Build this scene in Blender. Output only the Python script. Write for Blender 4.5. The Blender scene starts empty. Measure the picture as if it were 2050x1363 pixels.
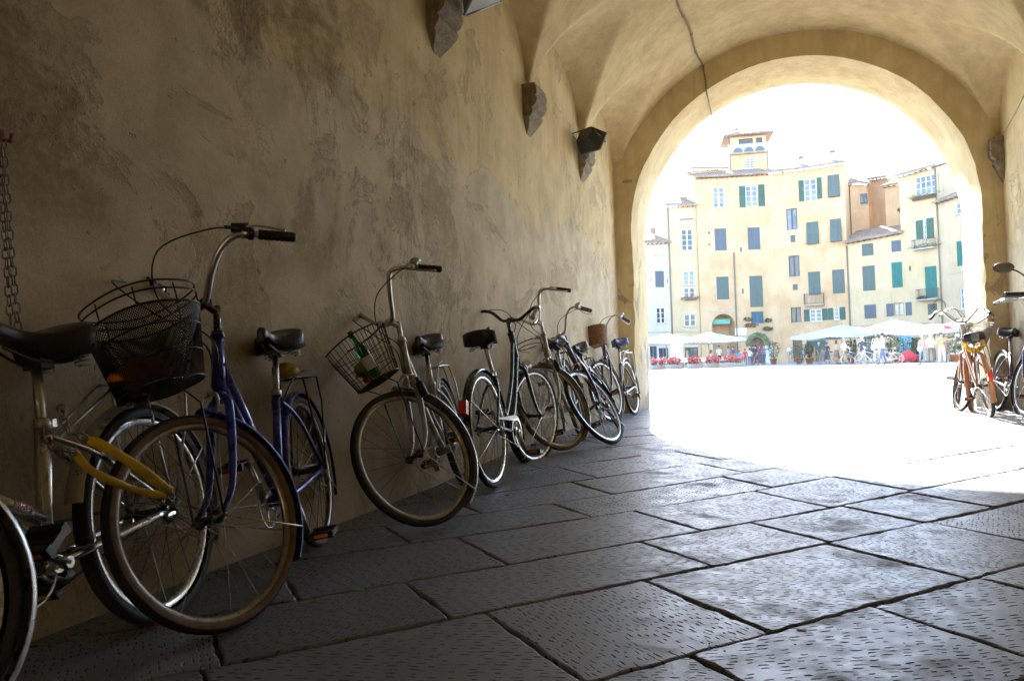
import bpy, math, random
from mathutils import Vector, Matrix, Quaternion
from math import sin, cos, pi, sqrt, radians as R_
random.seed(7)
SC = bpy.context.scene
COL = SC.collection

# ------------------------------------------------------------------ camera
CH, FPX, ROLL, YAW, HOR = 0.69, 1530.0, R_(1.7), R_(19.3), 730.0
PIT = math.atan((HOR-681.5)*cos(ROLL)/FPX)
_fw = Vector((-sin(YAW)*cos(PIT), cos(YAW)*cos(PIT), sin(PIT)))
_rt = Vector((cos(YAW), sin(YAW), 0)); _up = _rt.cross(_fw)
CR = _rt*cos(ROLL)-_up*sin(ROLL); CU = _up*cos(ROLL)+_rt*sin(ROLL); CF = _fw
cd = bpy.data.cameras.new('camera'); cam = bpy.data.objects.new('camera', cd); COL.objects.link(cam)
cd.sensor_width = 36; cd.lens = FPX/2050*36; cd.clip_start = 0.05; cd.clip_end = 3000
Mx = Matrix((CR, CU, -CF)).transposed().to_4x4(); Mx.translation = (0, 0, CH); cam.matrix_world = Mx
SC.camera = cam

# ------------------------------------------------------------------ light
SUNDIR = Vector((0.245, -1.5, -1.0)).normalized()
EL = math.asin(-SUNDIR.z); AZ = math.atan2(-SUNDIR.x, -SUNDIR.y)
W = bpy.data.worlds.new('World'); SC.world = W; W.use_nodes = True
nt = W.node_tree; bg = nt.nodes['Background']
sky = nt.nodes.new('ShaderNodeTexSky'); sky.sky_type = 'NISHITA'; sky.sun_disc = False
sky.sun_elevation = EL; sky.sun_rotation = AZ; sky.air_density = 1.0; sky.dust_density = .5; sky.ozone_density = 2.5
nt.links.new(sky.outputs[0], bg.inputs[0]); bg.inputs[1].default_value = 0.15
sl = bpy.data.lights.new('sun', 'SUN'); sl.energy = 5.0; sl.angle = R_(0.53); sl.color = (1, .95, .87)
so = bpy.data.objects.new('sun', sl); COL.objects.link(so); so.rotation_euler = SUNDIR.to_track_quat('-Z', 'Y').to_euler()
so.location = (-5, 30, 30)
SC.view_settings.view_transform = 'Standard'; SC.view_settings.look = 'None'
SC.view_settings.exposure = 3.1; SC.view_settings.gamma = 1.0; SC.view_settings.use_curve_mapping = False
SC.render.engine = 'CYCLES'
SC.cycles.max_bounces = 9; SC.cycles.diffuse_bounces = 6; SC.cycles.glossy_bounces = 4
SC.cycles.use_denoising = True; SC.cycles.caustics_reflective = False; SC.cycles.caustics_refractive = False
SC.cycles.sample_clamp_indirect = 6

# ------------------------------------------------------------------ helpers
class MB:
    def __init__(s): s.v = []; s.f = []; s.m = []; s.s = []
    def face(s, ids, m=0, sm=False): s.f.append(tuple(ids)); s.m.append(m); s.s.append(sm)
    def add(s, vs, fs, m=0, sm=False):
        b = len(s.v); s.v += [Vector(p) for p in vs]
        for f in fs: s.face([b+i for i in f], m, sm)
    def quad(s, a, b, c, d, m=0, sm=False): s.add([a, b, c, d], [(0, 1, 2, 3)], m, sm)
    def box(s, c, sz, m=0, T=None):
        c = Vector(c); h = Vector(sz)/2; vs = []
        for x in (-1, 1):
            for y in (-1, 1):
                for z in (-1, 1):
                    p = c+Vector((x*h.x, y*h.y, z*h.z)); vs.append(T @ p if T else p)
        s.add(vs, [(0, 1, 3, 2), (4, 6, 7, 5), (0, 4, 5, 1), (2, 3, 7, 6), (0, 2, 6, 4), (1, 5, 7, 3)], m)
    def tube(s, pts, r, n=8, m=0, closed=False, cap=True, flat=None):
        pts = [Vector(p) for p in pts]; N = len(pts); rr = r if isinstance(r, (list, tuple)) else [r]*N
        tg = []
        for i in range(N):
            a = pts[(i-1) % N] if (closed or i > 0) else pts[i]; b = pts[(i+1) % N] if (closed or i < N-1) else pts[i]
            t = (b-a); tg.append(t.normalized() if t.length > 1e-9 else Vector((0, 0, 1)))
        ref = Vector((0, 0, 1)) if abs(tg[0].z) < .9 else Vector((1, 0, 0))
        nx = (ref-tg[0]*ref.dot(tg[0])).normalized(); base = len(s.v)
        for i in range(N):
            nx = (nx-tg[i]*nx.dot(tg[i]))
            nx = nx.normalized() if nx.length > 1e-6 else tg[i].orthogonal().normalized()
            ny = tg[i].cross(nx)
            for k in range(n):
                a = 2*pi*k/n; fx, fy = (flat if flat else (1, 1))
                s.v.append(pts[i]+nx*(cos(a)*rr[i]*fx)+ny*(sin(a)*rr[i]*fy))
        for i in range(N if closed else N-1):
            j = (i+1) % N
            for k in range(n):
                l = (k+1) % n; s.face((base+i*n+k, base+i*n+l, base+j*n+l, base+j*n+k), m, n > 4)
        if cap and not closed:
            s.face([base+k for k in range(n)][::-1], m); s.face([base+(N-1)*n+k for k in range(n)], m)
    def lathe(s, prof, n=16, m=0, T=None, sm=True):      # prof: (r, z)
        base = len(s.v); k0 = len(prof)
        for k in range(n):
            a = 2*pi*k/n
            for r, z in prof:
                p = Vector((r*cos(a), r*sin(a), z)); s.v.append(T @ p if T else p)
        for k in range(n):
            l = (k+1) % n
            for i in range(k0-1): s.face((base+k*k0+i, base+l*k0+i, base+l*k0+i+1, base+k*k0+i+1), m, sm)
    def sph(s, c, r, nu=10, nv=7, m=0, T=None):
        r = Vector((r, r, r)) if isinstance(r, (int, float)) else Vector(r); c = Vector(c); base = len(s.v)
        for i in range(nv+1):
            a = pi*i/nv
            for k in range(nu):
                b = 2*pi*k/nu; p = c+Vector((r.x*sin(a)*cos(b), r.y*sin(a)*sin(b), r.z*cos(a))); s.v.append(T @ p if T else p)
        for i in range(nv):
            for k in range(nu):
                l = (k+1) % nu; s.face((base+i*nu+k, base+(i+1)*nu+k, base+(i+1)*nu+l, base+i*nu+l), m, True)
    def mesh(s, name, mats):
        me = bpy.data.meshes.new(name); me.from_pydata([tuple(p) for p in s.v], [], s.f)
        for mt in (mats if isinstance(mats, (list, tuple)) else [mats]): me.materials.append(mt)
        me.polygons.foreach_set('material_index', s.m); me.polygons.foreach_set('use_smooth', s.s); me.update(); return me
    def obj(s, name, mats, parent=None, **props): return link(name, s.mesh(name, mats), parent, **props)

def link(name, me, parent=None, **props):
    o = bpy.data.objects.new(name, me); COL.objects.link(o)
    if parent: o.parent = parent
    for k, v in props.items():
        if v: o[{'cat': 'category'}.get(k, k)] = v
    return o
def thing(name, label, cat, loc=(0, 0, 0), rz=0, group=None):
    return_o = link(name, None, None, label=label, cat=cat, group=group); return_o.location = loc; return_o.rotation_euler = (0, 0, rz); return return_o
def crv(pts, n=6, closed=False):          # Catmull-Rom through points
    P = [Vector(p) for p in pts]; N = len(P); out = []
    for i in range(N if closed else N-1):
        if closed: a, b, c, d = P[(i-1) % N], P[i], P[(i+1) % N], P[(i+2) % N]
        else: a, b, c, d = P[max(i-1, 0)], P[i], P[i+1], P[min(i+2, N-1)]
        for k in range(n):
            t = k/n; out.append(.5*((2*b)+(c-a)*t+(2*a-5*b+4*c-d)*t*t+(3*b-a-3*c+d)*t**3))
    if not closed: out.append(P[-1])
    return out
def arc(c, r, a0, a1, n, ax=(1, 0, 0), ay=(0, 0, 1)):
    c = Vector(c); ax = Vector(ax); ay = Vector(ay)
    return [c+ax*(r*cos(a0+(a1-a0)*i/n))+ay*(r*sin(a0+(a1-a0)*i/n)) for i in range(n+1)]
def copy_tree(o, parent=None):
    c = o.copy(); COL.objects.link(c)
    if parent: c.parent = parent
    for ch in list(o.children): copy_tree(ch, c)
    return c
def ray(px, py): return CF+CR*((px-1025)/FPX)-CU*((py-681.5)/FPX)
def smooth(t): t = min(max(t, 0), 1); return t*t*(3-2*t)
def gz(y): return .06*smooth((y-3.3)/2.7)

# ------------------------------------------------------------------ materials
class NT:
    def __init__(s, name):
        s.mat = bpy.data.materials.new(name); s.mat.use_nodes = True; s.t = s.mat.node_tree; s.b = s.t.nodes['Principled BSDF']; s.pos = None
    def n(s, ty, ins=None, **pr):
        nd = s.t.nodes.new('ShaderNode'+ty)
        for k, v in pr.items(): setattr(nd, k, v)
        for k, v in (ins or {}).items(): s.set(nd.inputs[k], v)
        return nd
    def set(s, sock, v):
        if isinstance(v, bpy.types.NodeSocket): s.t.links.new(v, sock)
        else:
            if isinstance(v, (tuple, list)) and len(v) == 3 and sock.type == 'RGBA': v = (*v, 1)
            sock.default_value = v
    def P(s):
        if not s.pos: s.pos = s.n('NewGeometry').outputs['Position']
        return s.pos
    def obco(s): return s.n('TexCoord').outputs['Object']
    def noise(s, scale, detail=4, rough=.55, vec=None, dist=0, out=0):
        return s.n('TexNoise', {'Vector': vec or s.P(), 'Scale': scale, 'Detail': detail, 'Roughness': rough, 'Distortion': dist}).outputs[out]
    def m(s, op, a, b=0, c=0, clamp=False):
        nd = s.n('Math', {0: a, 1: b, 2: c}, operation=op, use_clamp=clamp); return nd.outputs[0]
    def ss(s, v, lo, hi, a=0, b=1):
        return s.n('MapRange', {'Value': v, 'From Min': lo, 'From Max': hi, 'To Min': a, 'To Max': b}, interpolation_type='SMOOTHSTEP').outputs[0]
    def mix(s, f, a, b, mode='MIX'):
        nd = s.n('MixRGB', {0: f, 1: a, 2: b}, blend_type=mode); return nd.outputs[0]
    def map(s, vec, loc=(0, 0, 0), rot=(0, 0, 0), sc=(1, 1, 1)):
        return s.n('Mapping', {'Vector': vec, 'Location': loc, 'Rotation': rot, 'Scale': sc}).outputs[0]
    def bump(s, h, dist=.01, strength=1, nrm=None):
        d = {'Height': h, 'Distance': dist, 'Strength': strength}
        if nrm: d['Normal'] = nrm
        return s.n('Bump', d).outputs[0]
    def out(s, **k):
        for a, v in k.items(): s.set(s.b.inputs[{'col': 'Base Color', 'rough': 'Roughness', 'metal': 'Metallic', 'nrm': 'Normal'}.get(a, a)], v)
        return s.mat
_mc = {}
def mat(name, col, rough=.5, metal=0, var=.15, sc=12, bump=0, coat=0, dirt=None, trans=0):
    if name in _mc: return _mc[name]
    n = NT(name); f = n.noise(sc, 5, vec=n.obco())
    c = n.mix(n.ss(f, .3, .7), tuple(v*(1-var) for v in col), tuple(min(1, v*(1+var)) for v in col))
    if dirt: c = n.mix(n.ss(n.noise(sc*3.1, 6, .7, vec=n.obco()), .52, .68), c, dirt)
    n.out(col=c, rough=n.ss(n.noise(sc*2.3, 4, vec=n.obco()), .2, .8, max(rough-.08, .03), min(rough+.1, 1)), metal=metal)
    if coat: n.b.inputs['Coat Weight'].default_value = coat
    if trans: n.b.inputs['Transmission Weight'].default_value = trans
    if bump: n.out(nrm=n.bump(n.noise(sc*6, 5, vec=n.obco()), bump))
    _mc[name] = n.mat; return n.mat

def plaster(name, kind):
    """old lime plaster: ochre paint coats, peeled layers, damp and stains"""
    n = NT(name); P = n.P(); sep = n.n('SeparateXYZ', {0: P}); Z = sep.outputs[2]; Y = sep.outputs[1]
    big = n.noise(.9, 8, .6, dist=.4); mid = n.noise(3.2, 8, .62, dist=.3); fine = n.noise(45, 6, .65); grit = n.noise(170, 3, .6)
    streak = n.noise(1, 7, .6, vec=n.map(P, sc=(9, 9, 1.1)), dist=.5)
    ochre = n.mix(n.ss(mid, .3, .7), (.56, .435, .225), (.70, .565, .32))
    ochre = n.mix(n.m('MULTIPLY', n.ss(streak, .45, .7), .30), ochre, (.34, .25, .12))
    hgt = n.m('MULTIPLY', fine, .25)
    if kind == 'wall':
        ed = n.m('ADD', Z, n.m('ADD', n.m('MULTIPLY', n.m('SUBTRACT', big, .5), 1.5), n.m('MULTIPLY', n.m('SUBTRACT', mid, .5), .45)))
        band = n.ss(ed, 1.93, 1.99)                      # 1 above: painted ochre, 0 below: pale render
        pale = n.mix(n.ss(mid, .35, .65), (.50, .41, .27), (.66, .56, .39))
        col = n.mix(band, pale, ochre); hgt = n.m('ADD', hgt, n.m('MULTIPLY', n.ss(ed, 1.93, 1.975), -.7))
        # rough peeled islands
        pv = n.map(P, loc=(3.1, 1.7, .4), sc=(1, .72, 1)); pe = n.noise(1.55, 9, .66, vec=pv, dist=.55)
        hm = n.ss(Z, .5, 1.1)
        pk = n.m('MULTIPLY', n.ss(pe, .565, .59), hm); rough_n = n.noise(24, 8, .75, dist=.8)
        under = n.mix(n.ss(rough_n, .35, .62), (.31, .235, .125), (.50, .40, .245))
        col = n.mix(n.m('MULTIPLY', pk, .6), col, under)
        hgt = n.m('ADD', hgt, n.m('MULTIPLY', pk, n.m('SUBTRACT', n.m('MULTIPLY', rough_n, 1.0), .95)))
        # small flaked cracks, vertically stretched
        ck = n.noise(2.6, 9, .7, vec=n.map(P, sc=(1, 1, .45)), dist=1.2); cr = n.m('MULTIPLY', n.ss(n.m('ABSOLUTE', n.m('SUBTRACT', ck, .5)), .0, .012, 1, 0), n.ss(n.noise(.8, 3, vec=n.map(P, loc=(9, 2, 5))), .45, .6))
        col = n.mix(n.m('MULTIPLY', cr, .3), col, (.2, .15, .09)); hgt = n.m('SUBTRACT', hgt, n.m('MULTIPLY', cr, .35))
        # brown mould at the near upper wall, damp foot of the wall
        mo = n.noise(1.25, 9, .68, vec=n.map(P, loc=(0, 4.3, 2.2)), dist=.35)
        mk = n.m('MULTIPLY', n.ss(mo, .475, .575), n.ss(Y, 5.2, 2.4)); mk = n.m('MULTIPLY', mk, n.ss(Z, .95, 1.35))
        col = n.mix(n.m('MULTIPLY', mk, .72), col, n.mix(n.ss(fine, .4, .6), (.17, .11, .045), (.30, .21, .10)))
        dz = n.m('ADD', Z, n.m('MULTIPLY', n.m('SUBTRACT', mo, .5), 1.1))
        col = n.mix(n.m('MULTIPLY', n.ss(dz, 1.25, .35), .62), col, n.mix(n.ss(mid, .35, .65), (.26, .195, .115), (.36, .28, .175)))
        spot = n.ss(n.noise(15, 4, .6, vec=n.map(P, loc=(5, 5, 5))), .66, .72)
        col = n.mix(n.m('MULTIPLY', spot, .5), col, (.17, .125, .07)); hgt = n.m('SUBTRACT', hgt, n.m('MULTIPLY', spot, .35))
        dist = .007
    elif kind == 'pier':
        ed = n.m('ADD', Z, n.m('MULTIPLY', n.m('SUBTRACT', big, .5), 2.6))
        pk = n.ss(ed, 1.0, .9); pale = n.mix(n.ss(mid, .35, .65), (.42, .33, .22), (.56, .49, .40))
        col = n.mix(n.m('MULTIPLY', pk, .75), ochre, pale)
        pe = n.noise(2.2, 9, .66, dist=.5); pm = n.m('MULTIPLY', n.ss(pe, .57, .585), n.ss(Z, 2.5, 1.9))
        col = n.mix(n.m('MULTIPLY', pm, .7), col, (.33, .25, .16))
        col = n.mix(n.ss(Z, .35, .0, 0, .6), col, (.16, .13, .09))
        hgt = n.m('ADD', hgt, n.m('ADD', n.m('MULTIPLY', pk, .4), n.m('MULTIPLY', pm, -.5))); dist = .008
    else:
        col = ochre; dk = n.ss(n.noise(2.1, 8, .65, dist=.4), .56, .66)
        col = n.mix(n.m('MULTIPLY', dk, .16), col, (.28, .2, .1)); hgt = n.m('ADD', hgt, n.m('MULTIPLY', mid, .5)); dist = .008
        ck = n.noise(1.4, 9, .7, dist=1.0); cr = n.ss(n.m('ABSOLUTE', n.m('SUBTRACT', ck, .5)), .0, .004, 1, 0)
        col = n.mix(n.m('MULTIPLY', cr, .35), col, (.14, .1, .05))
    col = n.mix(n.m('MULTIPLY', n.ss(grit, .35, .65), .30), col, (.6, .5, .36), 'MULTIPLY')
    hgt = n.m('ADD', hgt, n.m('MULTIPLY', grit, .16))
    return n.out(col=col, rough=.92, nrm=n.bump(hgt, dist))

def paving(name):
    n = NT(name); P = n.P(); rnd = n.n('ObjectInfo').outputs['Random']
    ang = n.m('ADD', n.m('MULTIPLY', n.m('SUBTRACT', rnd, .5), .45), n.m('MULTIPLY', n.m('GREATER_THAN', rnd, .83), .9))
    ang = n.m('SUBTRACT', n.m('SUBTRACT', ang, n.m('MULTIPLY', n.m('LESS_THAN', rnd, .1), .8)), YAW)
    rt = n.n('VectorRotate', {'Vector': P, 'Angle': ang}, rotation_type='Z_AXIS').outputs[0]
    wob = n.noise(9, 3, out=1); rt = n.n('VectorMath', {0: rt, 1: n.n('VectorMath', {0: wob, 3: .03}, operation='SCALE').outputs[0]}, operation='ADD').outputs[0]
    sp = n.n('SeparateXYZ', {0: rt}); u, v = sp.outputs[0], sp.outputs[1]
    ksz = n.m('ADD', .8, n.m('MULTIPLY', n.m('FRACT', n.m('MULTIPLY', rnd, 7.7)), .45)); v = n.m('MULTIPLY', v, ksz); u = n.m('MULTIPLY', u, ksz); qv = n.m('DIVIDE', v, .0175); row = n.m('FLOOR', qv)
    wr = n.n('TexWhiteNoise', {'W': row}, noise_dimensions='1D').outputs[0]
    qu = n.m('ADD', n.m('DIVIDE', u, .041), n.m('MULTIPLY', wr, 7.3)); cell = n.m('FLOOR', qu)
    wn = n.n('TexWhiteNoise', {'Vector': n.n('CombineXYZ', {0: cell, 1: row, 2: rnd}).outputs[0]}).outputs[1]
    ws = n.n('SeparateColor', {0: wn}); r1, r2, r3 = ws.outputs
    fu = n.m('ADD', n.m('SUBTRACT', n.m('FRACT', qu), .5), n.m('MULTIPLY', n.m('SUBTRACT', r1, .5), .3))
    fv = n.m('ADD', n.m('SUBTRACT', n.m('FRACT', qv), .5), n.m('MULTIPLY', n.m('SUBTRACT', r2, .5), .35))
    fv = n.m('ADD', fv, n.m('MULTIPLY', n.m('SUBTRACT', n.noise(90, 3), .5), .35))
    lu = n.m('ADD', .09, n.m('MULTIPLY', n.m('MULTIPLY', r3, n.noise(5, 3, vec=n.map(P, loc=(4, 4, 0)))), .58)); lv = n.m('ADD', .10, n.m('MULTIPLY', r1, .10))
    d = n.m('ADD', n.m('POWER', n.m('ABSOLUTE', n.m('DIVIDE', fu, lu)), 2), n.m('POWER', n.m('ABSOLUTE', n.m('DIVIDE', fv, lv)), 2))
    dens = n.noise(2.1, 4, vec=n.map(P, loc=(2, 7, 0))); keep = n.m('GREATER_THAN', n.m('ADD', n.m('MULTIPLY', dens, 1.5), n.m('MULTIPLY', r3, .42)), .76)
    pit = n.m('MULTIPLY', n.ss(d, 1.3, .35), keep)
    fade = n.ss(n.n('SeparateXYZ', {0: P}).outputs[1], 14, 9); pit = n.m('MULTIPLY', pit, fade)
    big = n.noise(1.7, 6, .6); mid = n.noise(11, 7, .65); fine = n.noise(130, 4, .6)
    tone = n.m('ADD', .85, n.m('MULTIPLY', rnd, .3))
    col = n.mix(n.ss(mid, .3, .7), (.112, .122, .138), (.165, .176, .195))
    col = n.mix(n.m('MULTIPLY', n.ss(big, .45, .65), .5), col, (.155, .168, .19))
    col = n.mix(1, col, n.n('CombineColor', {0: tone, 1: tone, 2: tone}).outputs[0], 'MULTIPLY')
    col = n.mix(n.m('MULTIPLY', n.ss(fine, .55, .75), .35), col, (.2, .19, .18))
    wh = n.ss(n.noise(26, 2, vec=n.map(P, loc=(1, 9, 3))), .76, .79); col = n.mix(n.m('MULTIPLY', wh, .5), col, (.35, .35, .34))
    col = n.mix(n.m('MULTIPLY', pit, .85), col, (.03, .024, .02))
    dust = n.ss(n.noise(3.3, 7, .68, vec=n.map(P, loc=(6, 1, 0))), .52, .68); col = n.mix(n.m('MULTIPLY', dust, .35), col, (.17, .155, .13))
    h = n.m('ADD', n.m('MULTIPLY', pit, -1), n.m('ADD', n.m('MULTIPLY', fine, .05), n.m('MULTIPLY', mid, .28)))
    ro = n.m('ADD', n.m('ADD', n.ss(mid, .25, .75, .32, .52), n.m('MULTIPLY', dust, .22)), n.m('MULTIPLY', pit, .35))
    n.b.inputs['Specular IOR Level'].default_value = .5
    return n.out(col=col, rough=ro, nrm=n.bump(h, .0055))

M_wall = plaster('old_plaster', 'wall'); M_pier = plaster('pier_plaster', 'pier'); M_vault = plaster('vault_plaster', 'vault')
M_pave = paving('chiselled_stone')
def _dirt():
    n = NT('joint_dirt'); f = n.noise(30, 7, .7)
    return n.out(col=n.mix(n.ss(f, .35, .65), (.05, .037, .022), (.10, .075, .045)), rough=.95, nrm=n.bump(f, .01))
M_dirt = _dirt()
def _plaza():
    n = NT('piazza_paving'); br = n.n('TexBrick', {'Vector': n.map(n.P(), rot=(0, 0, R_(-48))), 'Color1': (.32, .31, .29), 'Color2': (.40, .38, .35), 'Mortar': (.2, .18, .15), 'Scale': 1.0, 'Mortar Size': .012, 'Brick Width': 1.0, 'Row Height': .5})
    return n.out(col=n.mix(n.ss(n.noise(.4, 5), .3, .7, 0, .4), br.outputs[0], (.42, .4, .36)), rough=.8)
M_plaza = _plaza()
M_corb = mat('corbel_stone', (.21, .165, .105), .9, var=.3, sc=14, bump=.002, dirt=(.32, .26, .17))
BLK = mat('black_plastic', (.012, .012, .013), .42, var=.2, sc=30)
RUB = mat('rubber_tyre', (.018, .017, .016), .75, var=.25, sc=30, bump=.001)
RUBB = mat('brown_tyre_wall', (.12, .06, .02), .7, var=.3, sc=30)
SPK = mat('spoke_steel', (.20, .18, .16), .45, .85, var=.2, sc=25)
CHR = mat('dull_chrome', (.50, .49, .46), .33, 1, var=.1, sc=25, dirt=(.40, .36, .30))
ALU = mat('aluminium', (.55, .55, .54), .36, 1, var=.06, sc=25)
RST = mat('rusty_steel', (.14, .065, .03), .75, .4, var=.4, sc=30)
DST = mat('dark_steel', (.06, .058, .055), .4, .9, var=.2, sc=30)
SAD = mat('black_leather', (.014, .013, .013), .33, var=.25, sc=16, bump=.0008)
# ================================================================== the setting
XL, XR, YIN, YOUT, XC, RA, ZS = -1.9, 2.33, 9.5, 10.5, .215, 1.895, 2.30
YB = -9.0                                                # closed far end of the passage behind the camera
def st(o): o['kind'] = 'structure'; return o
# ---- ground of the piazza (one sheet to the horizon) and the bed under the slabs
m = MB(); ys = [YOUT-.4, 14, 20, 40, 90, 300, 1500]; xs = [-1500, -300, -80, -30, -10, 0, 10, 30, 80, 300, 1500]
for j in range(len(ys)-1):
    for i in range(len(xs)-1): m.quad((xs[i], ys[j], .048), (xs[i+1], ys[j], .048), (xs[i+1], ys[j+1], .048), (xs[i], ys[j+1], .048))
for i in range(len(xs)-1): m.quad((xs[i], -1500, -.05), (xs[i+1], -1500, -.05), (xs[i+1], YOUT-.4, -.05), (xs[i], YOUT-.4, -.05))
st(m.obj('piazza_ground', M_plaza))
m = MB(); N = 80
for j in range(N):
    y0, y1 = YB+(YOUT+9-YB)*j/N, YB+(YOUT+9-YB)*(j+1)/N
    for i in range(6):
        x0, x1 = -2.2+i*4.9/6, -2.2+(i+1)*4.9/6
        m.quad((x0, y0, gz(y0)-.013), (x1, y0, gz(y0)-.013), (x1, y1, gz(y1)-.013), (x0, y1, gz(y1)-.013), 0, True)
for x0, x1 in ((-6, -2.2), (2.7, 11)):
    m.quad((x0, YOUT, .0475), (x1, YOUT, .0475), (x1, YOUT+9, .0475), (x0, YOUT+9, .0475))
pavement = st(m.obj('pavement', M_dirt))
# ---- slabs: rows run 42 degrees off the passage axis, joints measured where the photograph shows them
AU, AV = R_(42), R_(135.2)
U2, V2 = Vector((sin(AU), cos(AU))), Vector((sin(AV), cos(AV)))
rows = {-1.95: (-1.40, [-.42, .2, .94, 1.5, 2.35, 2.96, 3.7]), -2.37: (-1.95, [-.5, .27, .864, 1.82, 2.4, 2.97, 3.46]), -2.86: (-2.37, [.55, 1.27, 2.16, 2.93, 3.52]),
        -3.25: (-2.86, [1.1, 1.96, 3.09]), -3.68: (-3.25, [1.6, 2.36, 3.3]), -1.40: (-.92, [-.3, .5, 1.2, 1.85, 2.35, 3.1])}
sb = sorted(rows); lo, hi = sb[0], -.92
rr = random.Random(5)
while lo > -15.5:
    w = rr.uniform(.40, .54); rows[lo-w] = (lo, []); lo -= w
while hi < 9.5:
    w = rr.uniform(.40, .54); rows[hi] = (hi+w, []); hi += w
def clip(poly, nx, ny, d):        # keep nx*x+ny*y <= d
    out = []
    for i in range(len(poly)):
        a, b = poly[i], poly[(i+1) % len(poly)]; da = nx*a[0]+ny*a[1]-d; db = nx*b[0]+ny*b[1]-d
        if da <= 0: out.append(a)
        if (da < 0 < db) or (db < 0 < da): t = da/(da-db); out.append((a[0]+(b[0]-a[0])*t, a[1]+(b[1]-a[1])*t))
    return out
def slab(poly, rr):
    c = Vector((sum(p[0] for p in poly)/len(poly), sum(p[1] for p in poly)/len(poly)))
    area = abs(sum(poly[i][0]*poly[(i+1) % len(poly)][1]-poly[(i+1) % len(poly)][0]*poly[i][1] for i in range(len(poly))))/2
    if area < .015: return
    if sum(poly[i][0]*poly[(i+1) % len(poly)][1]-poly[(i+1) % len(poly)][0]*poly[i][1] for i in range(len(poly))) < 0: poly = poly[::-1]
    near = c.y < 7; P = [Vector(p) for p in poly]; n = len(P); pts = []
    gap = rr.uniform(.002, .004)
    ins = []
    for i in range(n):           # inset by the joint
        a, b, d = P[i-1], P[i], P[(i+1) % n]; e0 = (b-a).normalized(); e1 = (d-b).normalized()
        n0 = Vector((-e0.y, e0.x)); n1 = Vector((-e1.y, e1.x)); k = (n0+n1); k = k/max(k.length_squared/2, .3); ins.append(b+k*gap)
    for i in range(n):
        a, b = ins[i], ins[(i+1) % n]; L = (b-a).length
        if L < .02: pts.append(a); continue
        e = (b-a)/L; nn = Vector((-e.y, e.x)); cr = min(rr.uniform(.010, .034), L*.3)
        k = max(1, int(L/(.045 if near else .3)))
        pts.append(a+e*cr*.35+nn*cr*.12)
        for j in range(k+1):
            t = cr+(L-2*cr)*j/k; pts.append(a+e*t+nn*(rr.uniform(-.002, .0065)*(1 if rr.random() < .85 else 1.9) if 0 < j < k else 0))
        pts.append(b-e*cr*.35+nn*cr*.12)
    m = MB(); tx, ty, dz = rr.uniform(-.006, .006), rr.uniform(-.006, .006), rr.uniform(-.0015, .0015)
    def Z(p, o): return (p.x, p.y, (gz(p.y) if c.y < YOUT else .06)+dz+o+(p.x-c.x)*tx+(p.y-c.y)*ty)
    q = []
    for p in pts:
        v = (c-p); q.append(p+v*min(.009/max(v.length, .02), .4))
    q2 = [p+(c-p)*min(.0035/max((c-p).length, .02), .4) for p in pts]
    k = len(pts); m.v = [Vector(Z(p, -.03)) for p in pts]+[Vector(Z(p, -.006)) for p in pts]+[Vector(Z(p, -.002)) for p in q2]+[Vector(Z(p, 0)) for p in q]
    for r in range(3):
        for i in range(k): j = (i+1) % k; m.face((r*k+i, r*k+j, (r+1)*k+j, (r+1)*k+i), 0, True)
    m.face(list(range(3*k, 4*k)))
    m.obj('paving_slab', M_pave, pavement)
cnt = 0
far_slabs = MB()
for s0 in sorted(rows):
    s1, ts = rows[s0]; rr2 = random.Random(int(s0*100)); ts = sorted(ts)
    if not ts: ts = [rr2.uniform(-1, 0)]
    while ts[0] > -13: ts.insert(0, ts[0]-rr2.uniform(.55, 1.0))
    while ts[-1] < 18: ts.append(ts[-1]+rr2.uniform(.6, 1.05))
    for a, b in zip(ts, ts[1:]):
        q = []
        for s, t in ((s0, a), (s1, a), (s1, b), (s0, b)):
            # s measured along (cos42,-sin42); t along U2; joints across run along V2 (slightly skew)
            base = U2*t; vdir = Vector((cos(AU), -sin(AU))); p = base+vdir*s
            p += U2*(-(s-(s0+s1)/2)*math.tan(AV-AU-pi/2))
            q.append((p.x, p.y))
        cy = sum(p[1] for p in q)/4; cx = sum(p[0] for p in q)/4
        if cy < YOUT+.2:
            q = clip(q, -1, 0, -XL+.02) if cy < YIN else clip(q, -1, 0, 1.75)
            if len(q) > 2: q = clip(q, 1, 0, XR+.02) if cy < YIN else clip(q, 1, 0, 2.2)
            if len(q) > 2: q = clip(q, 0, -1, .9)
            if len(q) < 3: continue
        else:
            if cy > 17 or cx < -2.8 or cx > cy*.34+1.2: continue
        slab(q, rr2); cnt += 1
print('slabs', cnt)

# ---- side walls with a slight undulation
def und(y, z, k): return .006*sin(y*1.7+k)+.005*sin(z*2.9+y*.8+k*2)+.003*sin(y*5.1-z*3.7)
def side_wall(name, X, sg, k):
    m = MB(); ny, nz = 190, 44; y0, y1, z1 = YB, YIN+.05, 4.0
    for j in range(nz+1):
        for i in range(ny+1):
            y = y0+(y1-y0)*i/ny; z = -.1+(z1+.1)*j/nz; e = smooth((2.9-z)/.5)*smooth((YIN-y)/.4)
            m.v.append(Vector((X+sg*und(y, z, k)*e, y, z)))
    for j in range(nz):
        for i in range(ny):
            a = j*(ny+1)+i; m.face((a, a+1, a+ny+2, a+ny+1) if sg < 0 else (a, a+ny+1, a+ny+2, a+1), 0, True)
    m.quad((X, YIN+.05, -.1), (X+(-.4 if X < 0 else .4), YIN+.05, -.1), (X+(-.4 if X < 0 else .4), YIN+.05, 4), (X, YIN+.05, 4))
    st(m.obj(name, M_wall))
side_wall('wall_left', XL, 1, 0); side_wall('wall_right', XR, -1, 2.4)
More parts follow.
